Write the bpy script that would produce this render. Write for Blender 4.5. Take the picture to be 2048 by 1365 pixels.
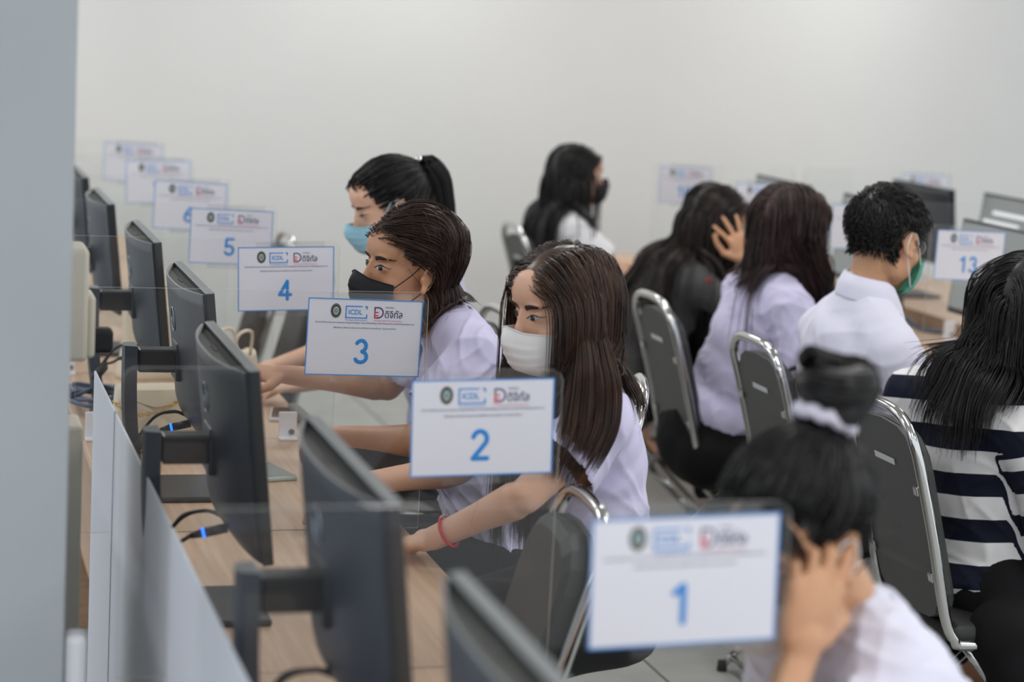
import bpy, bmesh, math, random
import numpy as np
from mathutils import Vector, Matrix
from mathutils.bvhtree import BVHTree
from mathutils import noise as mnoise

for o in list(bpy.data.objects): bpy.data.objects.remove(o)
SC = bpy.context.scene
COL = SC.collection
PI = math.pi
rng = np.random.default_rng(7)
random.seed(7)

# ------------------------------------------------------------------ camera
cam = bpy.data.cameras.new('camera')
camo = bpy.data.objects.new('camera', cam); COL.objects.link(camo)
cam.sensor_width = 36.0; cam.sensor_fit = 'HORIZONTAL'; cam.lens = 4193.8/2048*36
RX = Vector((0.9609, -0.2727, 0.0527)).normalized()
FW = Vector((0.2776, 0.9492, -0.1485)); FW = (FW - RX*FW.dot(RX)).normalized()
UP = RX.cross(FW)
camo.matrix_world = Matrix(((RX.x, UP.x, -FW.x, 0), (RX.y, UP.y, -FW.y, 0), (RX.z, UP.z, -FW.z, 1.7837), (0, 0, 0, 1)))
cam.dof.use_dof = True; cam.dof.focus_distance = 4.45; cam.dof.aperture_fstop = 2.6
cam.clip_start = .05; cam.clip_end = 100
SC.camera = camo

# ------------------------------------------------------------------ world, lights, exposure
w = bpy.data.worlds.new('world'); SC.world = w; w.use_nodes = True
bg = w.node_tree.nodes['Background']; bg.inputs[0].default_value = (.90, .95, 1.0, 1); bg.inputs[1].default_value = 1.12
SC.view_settings.view_transform = 'Standard'; SC.view_settings.look = 'None'
SC.view_settings.gamma = 1; SC.view_settings.use_curve_mapping = False
SC.view_settings.exposure = 0.1
SC.cycles.transparent_max_bounces = 48; SC.cycles.max_bounces = 8
SC.cycles.caustics_reflective = False; SC.cycles.caustics_refractive = False

def area(name, loc, sx, sy, power, color=(1, .985, .965)):
    l = bpy.data.lights.new(name, 'AREA'); l.shape = 'RECTANGLE'; l.size = sx; l.size_y = sy; l.energy = power; l.color = color
    o = bpy.data.objects.new(name, l); COL.objects.link(o); o.location = loc
    return o
TUBES = [(x, y) for x in (-.2, 2.2, 4.6) for y in (1.2, 3.8, 6.4, 9.0)]
for x, y in TUBES: area('ceiling_lamp', (x, y, 2.93), .3, 1.2, 18)

# ------------------------------------------------------------------ materials
def lin(c):
    return tuple((v/12.92 if v <= .04045 else ((v+.055)/1.055)**2.4) for v in [x/255 for x in c]) + (1,)
MATS = {}
def mat(name, rgb, rough=.5, metal=0, spec=.5, emit=None, strength=1, sheen=0, sss=0, noise=None, bump=None, aniso=0):
    """noise=(scale,(r,g,b) second colour,stretch)  bump=(scale,strength,stretch)"""
    m = bpy.data.materials.new(name); m.use_nodes = True; nt = m.node_tree; b = nt.nodes['Principled BSDF']
    b.inputs['Base Color'].default_value = lin(rgb); b.inputs['Roughness'].default_value = rough
    b.inputs['Metallic'].default_value = metal; b.inputs['Specular IOR Level'].default_value = spec
    if aniso: b.inputs['Anisotropic'].default_value = aniso
    if sheen: b.inputs['Sheen Weight'].default_value = sheen
    if sss:
        b.inputs['Subsurface Weight'].default_value = sss; b.inputs['Subsurface Scale'].default_value = .01
        b.inputs['Subsurface Radius'].default_value = (1, .4, .25)
    if emit:
        b.inputs['Emission Color'].default_value = lin(emit); b.inputs['Emission Strength'].default_value = strength
    def tex(scale, stretch, detail=4):
        tc = nt.nodes.new('ShaderNodeTexCoord'); mp = nt.nodes.new('ShaderNodeMapping')
        mp.inputs['Scale'].default_value = stretch
        n = nt.nodes.new('ShaderNodeTexNoise'); n.inputs['Scale'].default_value = scale; n.inputs['Detail'].default_value = detail
        nt.links.new(tc.outputs['Object'], mp.inputs[0]); nt.links.new(mp.outputs[0], n.inputs['Vector'])
        return n
    if noise:
        n = tex(noise[0], noise[2] if len(noise) > 2 else (1, 1, 1))
        r = nt.nodes.new('ShaderNodeValToRGB'); r.color_ramp.elements[0].color = lin(rgb); r.color_ramp.elements[1].color = lin(noise[1])
        r.color_ramp.elements[0].position = .35; r.color_ramp.elements[1].position = .65
        nt.links.new(n.outputs['Fac'], r.inputs[0]); nt.links.new(r.outputs[0], b.inputs['Base Color'])
    if bump:
        n = tex(bump[0], bump[2] if len(bump) > 2 else (1, 1, 1))
        bp = nt.nodes.new('ShaderNodeBump'); bp.inputs['Strength'].default_value = bump[1]; bp.inputs['Distance'].default_value = .004
        nt.links.new(n.outputs['Fac'], bp.inputs['Height']); nt.links.new(bp.outputs[0], b.inputs['Normal'])
    MATS[name] = m
    return m

def clear_mat(name, tint, milk, gloss=1.0, milk_rgb=(235, 238, 242)):
    m = bpy.data.materials.new(name); m.use_nodes = True; nt = m.node_tree
    for n in list(nt.nodes): nt.nodes.remove(n)
    out = nt.nodes.new('ShaderNodeOutputMaterial'); tr = nt.nodes.new('ShaderNodeBsdfTransparent'); tr.inputs[0].default_value = (*tint, 1)
    df = nt.nodes.new('ShaderNodeBsdfDiffuse'); df.inputs[0].default_value = lin(milk_rgb)
    tl = nt.nodes.new('ShaderNodeBsdfTranslucent'); tl.inputs[0].default_value = lin(milk_rgb)
    a = nt.nodes.new('ShaderNodeMixShader'); a.inputs[0].default_value = .40
    nt.links.new(df.outputs[0], a.inputs[1]); nt.links.new(tl.outputs[0], a.inputs[2])
    mx = nt.nodes.new('ShaderNodeMixShader'); mx.inputs[0].default_value = milk
    nt.links.new(tr.outputs[0], mx.inputs[1]); nt.links.new(a.outputs[0], mx.inputs[2])
    gl = nt.nodes.new('ShaderNodeBsdfGlossy'); gl.inputs['Roughness'].default_value = .03
    fr = nt.nodes.new('ShaderNodeFresnel'); fr.inputs[0].default_value = 1.36
    ml = nt.nodes.new('ShaderNodeMath'); ml.operation = 'MULTIPLY'; ml.inputs[1].default_value = gloss
    nt.links.new(fr.outputs[0], ml.inputs[0])
    fin = nt.nodes.new('ShaderNodeMixShader')
    nt.links.new(ml.outputs[0], fin.inputs[0]); nt.links.new(mx.outputs[0], fin.inputs[1]); nt.links.new(gl.outputs[0], fin.inputs[2])
    nt.links.new(fin.outputs[0], out.inputs[0])
    MATS[name] = m
    return m

M_WALL = mat('wall_paint', (222, 223, 222), .85, noise=(1.2, (218, 219, 218)))
M_PILLAR = mat('pillar_paint', (170, 175, 179), .8, noise=(2, (164, 170, 174)), bump=(60, .05))
M_CEIL = mat('ceiling_white', (225, 225, 222), .9)
M_TILE = mat('floor_vinyl', (172, 172, 168), .45, noise=(9, (162, 162, 159)), bump=(120, .04))
M_GROUT = mat('floor_joint', (52, 58, 58), .8)
M_WOOD = mat('desk_laminate', (206, 176, 150), .38, noise=(5, (190, 158, 131), (14, .6, 14)))
M_WOODEDGE = mat('desk_edge_band', (182, 150, 124), .45, noise=(5, (166, 134, 110), (3, .6, 14)))
M_STEEL = mat('grey_steel', (120, 124, 128), .4, .6)
M_ACR = clear_mat('clear_acrylic', (.985, .99, .988), .007, .5)
M_ACRE = clear_mat('acrylic_edge', (.86, .86, .85), .62, .25, (214, 214, 210))
M_FROST = clear_mat('frosted_acrylic', (.93, .95, 1.0), .93, .2, (240, 243, 250))
M_PAPER = mat('sign_paper', (224, 226, 236), .55, spec=.3)
M_BLUE = mat('print_blue', (42, 138, 216), .5)
M_BLUEB = mat('print_blue_border', (58, 140, 214), .5)
M_INK = mat('print_navy', (62, 62, 104), .6)
M_RED = mat('print_red', (214, 62, 84), .6)
M_PURP = mat('print_purple', (70, 40, 104), .6)
M_BLACKINK = mat('print_black', (36, 40, 38), .6)
M_GOLDINK = mat('print_gold', (176, 158, 116), .6)
M_TEALINK = mat('print_teal', (150, 190, 205), .6)
M_TAPE = clear_mat('clear_tape', (.955, .96, .96), .05, 1.0)
M_PLASTW = mat('white_plastic', (226, 227, 232), .4)
M_SCREW = mat('screw_metal', (150, 148, 140), .3, 1)
M_MONB = mat('monitor_back', (45, 50, 59), .42, noise=(30, (41, 46, 55)))
M_MOND = mat('monitor_bezel', (26, 28, 31), .38)
M_MONT = mat('monitor_top', (118, 122, 124), .5)
M_VENT = mat('monitor_vent', (62, 64, 62), .7)
M_LOGO = mat('monitor_logo', (150, 162, 172), .3, .6)
M_SCREEN = mat('screen_grey', (18, 19, 20), .22, emit=(150, 155, 154), strength=.62)  # even grey emission over the whole screen face
M_SCREEN2 = mat('screen_dark', (22, 24, 28), .2, emit=(70, 74, 84), strength=.5)
M_SCRBAR = mat('screen_glare_bar', (20, 20, 20), .3, emit=(235, 238, 240), strength=.9)  # painted glare: emission imitates bright reflected strips
M_CABLE = mat('black_cable', (22, 23, 26), .5)
M_CABLEB = mat('blue_cable', (74, 86, 112), .5)
M_LED = mat('blue_led', (20, 90, 255), .4, emit=(24, 110, 255), strength=2.2)
M_CHROME = mat('chrome_tube', (206, 207, 206), .13, 1)
M_VINYL = mat('dark_grey_vinyl', (80, 83, 80), .55, bump=(220, .08))
M_VINYLB = mat('black_vinyl', (52, 54, 53), .5)
M_SEAT = mat('black_seat_vinyl', (26, 27, 28), .5)
M_LABEL = mat('label_tag', (206, 208, 210), .5)
M_RUBBER = mat('rubber', (22, 24, 26), .7)
M_CREAM = mat('cream_leather', (216, 203, 180), .5, bump=(180, .1))
M_GOLD = mat('gold_chain', (206, 176, 110), .28, 1)
M_SOCKET = mat('cream_plastic', (214, 208, 192), .45)
M_MINT = mat('mint_phone_case', (186, 206, 198), .35)
M_GLASSB = mat('phone_glass', (40, 46, 48), .15)
M_GREYP = mat('grey_pouch', (104, 106, 106), .5)

def hair_mat(name, a, b, rough=.38):
    return mat(name, a, rough, spec=.45, noise=(4, b, (5, 5, .6)))
H_BLACK = hair_mat('hair_black', (17, 16, 17), (23, 22, 23))
H_DKBR = hair_mat('hair_dark_brown', (40, 27, 22), (66, 43, 33), .36)
H_BROWN = hair_mat('hair_brown', (40, 27, 21), (74, 49, 36), .34)
H_BLBR = hair_mat('hair_black_brown', (24, 19, 18), (44, 31, 27))
H_RED = hair_mat('hair_reddish', (38, 26, 25), (60, 38, 36))
S_LIGHT = mat('skin_light', (222, 178, 152), .5, sss=.12, noise=(14, (214, 168, 142)))
S_TAN = mat('skin_tan', (196, 146, 112), .5, sss=.12, noise=(14, (184, 132, 100)))
S_WARM = mat('skin_warm', (206, 158, 122), .5, sss=.12, noise=(14, (196, 146, 112)))
def cloth(name, a, b): return mat(name, a, .85, spec=.2, sheen=.0 if sum(a) < 120 else .15, noise=(5, b), bump=(16, .35))
C_LAV = cloth('lavender_cotton', (208, 204, 232), (202, 198, 228))
C_LAVW = cloth('pale_lavender_cotton', (229, 229, 246), (224, 224, 242))
C_WHITE = cloth('white_cotton', (236, 236, 240), (230, 231, 236))
C_BLACK = cloth('black_fabric', (21, 21, 23), (17, 17, 19))
C_GREY = cloth('grey_jacket_fabric', (84, 84, 84), (72, 72, 73))
K_WHITE = mat('white_mask_fabric', (236, 237, 238), .8, sheen=.2, bump=(90, .1))
K_BLACK = mat('black_mask_fabric', (24, 25, 30), .75, bump=(90, .1))
K_BLUE = mat('light_blue_mask_fabric', (158, 208, 228), .8, bump=(90, .1))
K_GREEN = mat('green_mask_fabric', (92, 172, 150), .8, bump=(90, .1))
E_WHITE = mat('eye_white', (176, 164, 158), .3)
E_IRIS = mat('eye_iris', (38, 24, 18), .15)
E_LASH = mat('eye_lash', (18, 14, 14), .6)
E_BROW = mat('eyebrow_hair', (40, 28, 24), .8)
M_SHOE = mat('black_shoe', (20, 20, 20), .4)
M_REDB = mat('red_cord', (190, 26, 40), .5)
M_ROSE = mat('rose_gold', (216, 160, 140), .3, 1)
M_PEARL = mat('white_scrunchie', (210, 206, 222), .6)
M_SILVER = mat('silver_button', (190, 192, 196), .25, 1)

def stripe_mat():
    m = mat('striped_jersey', (230, 229, 230), .85, spec=.2, bump=(16, .3)); nt = m.node_tree
    at = nt.nodes.new('ShaderNodeAttribute'); at.attribute_name = 'stripe'
    mo = nt.nodes.new('ShaderNodeMath'); mo.operation = 'FRACT'
    gt = nt.nodes.new('ShaderNodeMath'); gt.operation = 'GREATER_THAN'; gt.inputs[1].default_value = .5
    mx = nt.nodes.new('ShaderNodeMix'); mx.data_type = 'RGBA'
    mx.inputs[6].default_value = lin((230, 229, 230)); mx.inputs[7].default_value = lin((24, 27, 44))
    nt.links.new(at.outputs['Fac'], mo.inputs[0]); nt.links.new(mo.outputs[0], gt.inputs[0]); nt.links.new(gt.outputs[0], mx.inputs[0])
    nt.links.new(mx.outputs[2], nt.nodes['Principled BSDF'].inputs['Base Color'])
    return m
C_STRIPE = stripe_mat()

# ------------------------------------------------------------------ helpers
def tag(o, label=None, cat=None, group=None, kind=None):
    if label: o['label'] = label
    if cat: o['category'] = cat
    if group: o['group'] = group
    if kind: o['kind'] = kind
    return o
def link(name, me, parent=None, loc=(0, 0, 0), rot=(0, 0, 0)):
    o = bpy.data.objects.new(name, me); COL.objects.link(o); o.location = loc; o.rotation_euler = rot
    if parent: o.parent = parent
    return o
def empty(name, loc=(0, 0, 0), rz=0): return link(name, None, None, loc, (0, 0, rz))
def copy_tree(o, parent=None):
    c = o.copy(); COL.objects.link(c); c.parent = parent
    for ch in list(o.children): copy_tree(ch, c)
    return c
def smooth(me, on=True):
    me.polygons.foreach_set('use_smooth', [on]*len(me.polygons)); me.update()
def mesh_np(name, V, F, mats, smooth_=True, mi=None):
    me = bpy.data.meshes.new(name); me.from_pydata([tuple(map(float, v)) for v in V], [], [tuple(map(int, f)) for f in F])
    for m in (mats if isinstance(mats, (list, tuple)) else [mats]): me.materials.append(m)
    if mi is not None: me.polygons.foreach_set('material_index', list(map(int, mi)))
    if smooth_: smooth(me)
    me.update(); return me
def bm_mesh(name, bm, mats, sm=False):
    me = bpy.data.meshes.new(name); bm.normal_update(); bm.to_mesh(me); bm.free()
    for m in (mats if isinstance(mats, (list, tuple)) else [mats]): me.materials.append(m)
    if sm: smooth(me)
    return me
def bm_box(bm, c, s, mi=0, bevel=0, rot=None):
    g = bmesh.ops.create_cube(bm, size=1)['verts']
    for v in g: v.co = Vector((v.co.x*s[0], v.co.y*s[1], v.co.z*s[2]))
    fs = set(f for v in g for f in v.link_faces)
    if bevel:
        es = list(set(e for v in g for e in v.link_edges))
        r = bmesh.ops.bevel(bm, geom=es, offset=bevel, segments=2, affect='EDGES', profile=.5)
        g = list(set([v for f in r['faces'] for v in f.verts] + [v for v in g if v.is_valid]))
        fs = set(f for v in g for f in v.link_faces)
    for v in g:
        co = v.co if rot is None else rot @ v.co
        v.co = co + Vector(c)
    for f in fs: f.material_index = mi
def box(name, c, s, m, parent=None, bevel=0, rot=None):
    bm = bmesh.new(); bm_box(bm, c, s, 0, bevel, rot)
    return link(name, bm_mesh(name, bm, m), parent)
def tube_np(P, R, n=10, cap=True, flat=None):
    """tube along polyline P with radii R (scalar or list); flat=(axis vector, factor) squashes the section"""
    P = np.asarray(P, float); k = len(P); R = np.broadcast_to(np.asarray(R, float), (k,))
    T = np.gradient(P, axis=0); T /= np.linalg.norm(T, axis=1)[:, None]+1e-12
    ref = np.array([0, 0, 1.]) if abs(T[0][2]) < .9 else np.array([1., 0, 0])
    V = []; F = []; a = np.cross(T[0], ref); a /= np.linalg.norm(a)
    for i in range(k):
        a = a - T[i]*a.dot(T[i]); a /= np.linalg.norm(a)+1e-12; b = np.cross(T[i], a)
        for j in range(n):
            th = 2*PI*j/n; V.append(P[i] + R[i]*(math.cos(th)*a + math.sin(th)*b))
    for i in range(k-1):
        for j in range(n):
            F.append((i*n+j, i*n+(j+1) % n, (i+1)*n+(j+1) % n, (i+1)*n+j))
    if cap: F.append(tuple(range(n-1, -1, -1))); F.append(tuple((k-1)*n+j for j in range(n)))
    return np.array(V), F
def join_np(parts):
    V = []; F = []; o = 0
    for v, f in parts:
        V.append(np.asarray(v)); F += [tuple(i+o for i in q) for q in f]; o += len(v)
    return np.vstack(V), F
def tube(name, P, R, m, parent=None, n=10):
    V, F = tube_np(P, R, n); return link(name, mesh_np(name, V, F, m), parent)
def bez(pts, n=8):
    """Catmull-Rom through points"""
    P = [np.array(p, float) for p in pts]; P = [2*P[0]-P[1]] + P + [2*P[-1]-P[-2]]; out = []
    for i in range(1, len(P)-2):
        for t in np.linspace(0, 1, n, endpoint=False):
            a, b, c, d = P[i-1:i+3]
            out.append(.5*((2*b)+(c-a)*t+(2*a-5*b+4*c-d)*t*t+(3*b-a-3*c+d)*t**3))
    out.append(P[-2]); return np.array(out)
def extrude_poly(pts, y0, y1, mi_side=1):
    """polygon in XZ extruded along Y; returns bmesh, faces at the two ends index 0, sides mi_side"""
    bm = bmesh.new(); a = [bm.verts.new((x, y0, z)) for x, z in pts]; b = [bm.verts.new((x, y1, z)) for x, z in pts]
    bm.faces.new(a).material_index = 0; bm.faces.new(b[::-1]).material_index = 0
    n = len(pts)
    for i in range(n):
        f = bm.faces.new((a[i], b[i], b[(i+1) % n], a[(i+1) % n])); f.material_index = mi_side
    bmesh.ops.recalc_face_normals(bm, faces=bm.faces)
    return bm
def rrect(x0, x1, z0, z1, r, n=6, corners=(1, 1, 1, 1)):
    out = []
    for k, (cx, cz, a0) in enumerate(((x1-r, z1-r, 0), (x0+r, z1-r, 90), (x0+r, z0+r, 180), (x1-r, z0+r, 270))):
        if corners[k]:
            for i in range(n+1):
                a = math.radians(a0+90*i/n); out.append((cx+r*math.cos(a), cz+r*math.sin(a)))
        else:
            out.append(((x1, z1), (x0, z1), (x0, z0), (x1, z0))[k])
    return out
TXT = {}
def text_mesh(s, mats, width=None, height=None, weight=0.0, align='C'):
    """mesh of a line of lettering in the XZ plane facing -Y, centred on its bounding box"""
    cu = bpy.data.curves.new('lettering', 'FONT'); cu.body = s; cu.size = 1; cu.offset = weight; cu.resolution_u = 3; cu.fill_mode = 'FRONT'
    o = bpy.data.objects.new('lettering', cu); COL.objects.link(o)
    dg = bpy.context.evaluated_depsgraph_get(); me = bpy.data.meshes.new_from_object(o.evaluated_get(dg))
    bpy.data.objects.remove(o)
    n = len(me.vertices); co = np.zeros(n*3); me.vertices.foreach_get('co', co); co = co.reshape(-1, 3)
    lo, hi = co.min(0), co.max(0); c = (lo+hi)/2; sz = hi-lo
    sx = width/sz[0] if width else height/sz[1]; sy = height/sz[1] if height else sx
    out = np.zeros_like(co); out[:, 0] = (co[:, 0]-c[0])*sx; out[:, 2] = (co[:, 1]-c[1])*sy
    me.vertices.foreach_set('co', out.ravel()); me.materials.clear()
    me.materials.append(mats); me.update(); return me

# ------------------------------------------------------------------ the room
DESK = .74
def tiled_floor():
    bm = bmesh.new(); bm_box(bm, (2.5, 5.0, -.03), (11, 12.2, .04))
    fl = link('floor', bm_mesh('floor', bm, M_GROUT)); tag(fl, kind='structure')
    bm = bmesh.new(); bm_box(bm, (0, 0, 0), (.992, .992, .014), 0, .002); tm = bm_mesh('floor_tile', bm, M_TILE)
    for i in range(-1, 7):
        for j in range(-1, 10):
            link('floor_tile', tm, fl, (i+.05+.5, j+.215+.5, -.007))
tiled_floor()
tag(box('wall_back', (2.5, 10.2, 1.55), (11, .2, 3.1), M_WALL), kind='structure')
tag(box('ceiling', (3.5, 5.2, 3.06), (9, 11.8, .1), M_CEIL), kind='structure')
pil = box('wall_left', (-.16, 3.55, 1.5), (.80, .70, 3.0), M_PILLAR, bevel=.004); tag(pil, kind='structure')
# cream cable trunking on the far end of the pillar's right face, with a socket
tr = empty('cable_trunking', (.24, 3.78, 0)); tag(tr, 'cream plastic cable trunking with sockets on the right face of the grey pillar', 'trunking')
box('trunk', (.032, 0, .52), (.064, .12, 1.04), M_SOCKET, tr, .006)
box('junction_box', (.033, -.02, 1.26), (.066, .13, .20), M_SOCKET, tr, .008)
box('socket_plate', (.073, -.02, 1.22), (.014, .10, .11), M_SOCKET, tr, .006)
box('plug', (.095, -.02, 1.19), (.04, .04, .045), M_RUBBER, tr, .008)
tag(box('white_bracket', (.258, 3.235, .76), (.036, .05, .10), M_PLASTW, None, .012), 'small white plastic bracket on the pillar at the lower left edge', 'bracket')

# ------------------------------------------------------------------ desks
def desk(x0, x1, y0, y1, front, label, group):
    """front=+1: users on the +X side"""
    cx, cy = (x0+x1)/2, (y0+y1)/2
    t = empty('computer_desk', (cx, cy, 0)); tag(t, label, 'desk', group)
    L = y1-y0-.003; Wd = x1-x0
    box('worktop', (0, 0, DESK-.0125), (Wd, L, .025), M_WOOD, t, .0015)
    e = x1-cx if front > 0 else x0-cx
    box('edge_band', (e, 0, DESK-.0135), (.003, L-.004, .023), M_WOODEDGE, t)
    for s in (-1, 1):
        box('side_panel', (-.02*front, s*(L/2-.03), .3575), (Wd-.1, .02, .714), M_WOODEDGE, t, .001)
    box('modesty_panel', (-front*(Wd/2-.06), 0, .5), (.018, L-.08, .4), M_WOODEDGE, t, .001)
    box('cable_tray', (-front*(Wd/2-.12), 0, .66), (.09, L-.2, .05), M_STEEL, t, .004)
    return t
PANY = [2.276+.93*k for k in range(8)]
ordn = ['first', 'second', 'third', 'fourth', 'fifth', 'sixth', 'seventh', 'eighth']
DX0, DX1 = .40, .998
for i, y0 in enumerate((.416, 2.276, 4.136, 5.996, 7.856)):
    y1 = y0+1.86
    x0 = DX0+.013
    desk(x0, DX1, y0, y1, 1, ['wood laminate desk nearest the camera in the left row, under the monitor beside sign 1', 'wood laminate desk in the left row where the white-masked woman rests her wrist',
         'wood laminate desk in the left row holding the cream quilted handbag', 'wood laminate desk in the left row beside the woman with the light blue mask', 'wood laminate desk at the far end of the left row by the back wall'][i], 'desks of the left row')
RY = [5.95, 6.81, 7.67, 8.52]
RDX0, RDX1 = 2.99, 3.76
for i, (a, b) in enumerate(((4.23, 5.95), (5.95, 7.67), (7.67, 9.39))):
    desk(RDX0, RDX1, a, b, -1, ['wood laminate desk in the right row in front of the person in the striped jersey', 'wood laminate desk in the right row behind sign 13 with pens on it',
         'wood laminate desk at the far end of the right row behind the long-haired people'][i], 'desks of the right row')
    desk(RDX1+.03, RDX1+.03+.77, a, b, 1, ['wood laminate desk beyond the right row, nearest of the back-to-back desks', 'wood laminate desk back to back with the right row, behind the monitor of seat 13',
         'wood laminate desk back to back with the right row nearest the back wall'][i], 'desks facing the right row')
# wooden ledge along the back edge of the right desks
tag(box('cable_box', (RDX1-.03, 6.81, DESK+.026), (.05, 5.0, .05), M_WOOD, None, .002), 'low wooden cable ledge along the back edge of the right row of desks', 'ledge')

# ------------------------------------------------------------------ acrylic panels with clamps
def clamp_meshes():
    bm = bmesh.new(); bm_box(bm, (0, -.006, .03), (.038, .006, .06), 0, .0025); bm_box(bm, (0, -.02, .003), (.038, .03, .006), 0, .002)
    c = bm_mesh('clamp', bm, M_PLASTW)
    V, F = tube_np([(0, -.0085, 0), (0, -.012, 0)], [.0062, .0058], 16); V2, F2 = tube_np([(0, -.012, 0), (0, -.0125, 0)], [.0028, .0026], 6)
    s = mesh_np('screw', *join_np([(V, F), (V2, F2)]), M_SCREW, False)
    return c, s
CLAMP, SCREW = clamp_meshes()
def acrylic(x0, x1, y, label, group, cl):
    rl, rr = (1, 0) if cl < 0 else (0, 1)
    t = empty('acrylic_divider', (0, y, 0)); tag(t, label, 'divider', group)
    pts = rrect(x0, x1, DESK+.001, 1.2357, .02, 6, (1, 1, 0, 0))
    link('acrylic_sheet', bm_mesh('acrylic_sheet', extrude_poly(pts, -.0025, .0025), [M_ACR, M_ACRE]), t)
    for x in (x0+.12, x1-.115) if cl > 0 else (x0+.10, x1-.1):
        c = link('clamp', CLAMP, t, (x, 0, DESK)); c.scale = (1.2, 1, 1.15); link('screw', SCREW, c, (.008, 0, .016))
    return t
for k, y in enumerate(PANY):
    acrylic(.32, 1.0267, y, 'clear acrylic desk divider, %s of the left row counted from the camera' % ordn[k], 'clear dividers of the left row', 1)
for k, y in enumerate(RY):
    acrylic(3.09, 3.74, y, ['clear acrylic desk divider beside the young man in glasses, with a thin white vertical edge', 'clear acrylic desk divider behind the head of the young man', 'clear acrylic desk divider between the two long-haired heads', 'clear acrylic desk divider farthest back in the right row'][k], 'clear dividers of the right row', -1)
acrylic(3.8, 4.52, 8.55, 'clear acrylic desk divider behind the dark monitor near the back wall, right side', None, 1)

# frosted sheet along the back of the left desks
for i, (a, b) in enumerate(((1.36, 2.262), (2.29, 3.192), (3.22, 4.122), (4.15, 4.62))):
    pts = rrect(0, b-a, .02, .985, .006, 4, (0, 0, 0, 0))
    o = link('frosted_divider', bm_mesh('frosted_divider', extrude_poly(pts, -.002, .002, 0), [M_FROST]), None, (.40, a, 0), (0, 0, PI/2))
    tag(o, ['frosted white acrylic strip behind the nearest monitor in front of sign 1', 'frosted white acrylic strip standing beside the monitor of seat 1 at the lower left', 'frosted white acrylic strip beside the monitor of seat 2 next to the grey pillar',
            'short frosted white acrylic strip farthest along the grey pillar'][i], 'divider', 'frosted strips behind the left monitors')

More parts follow.
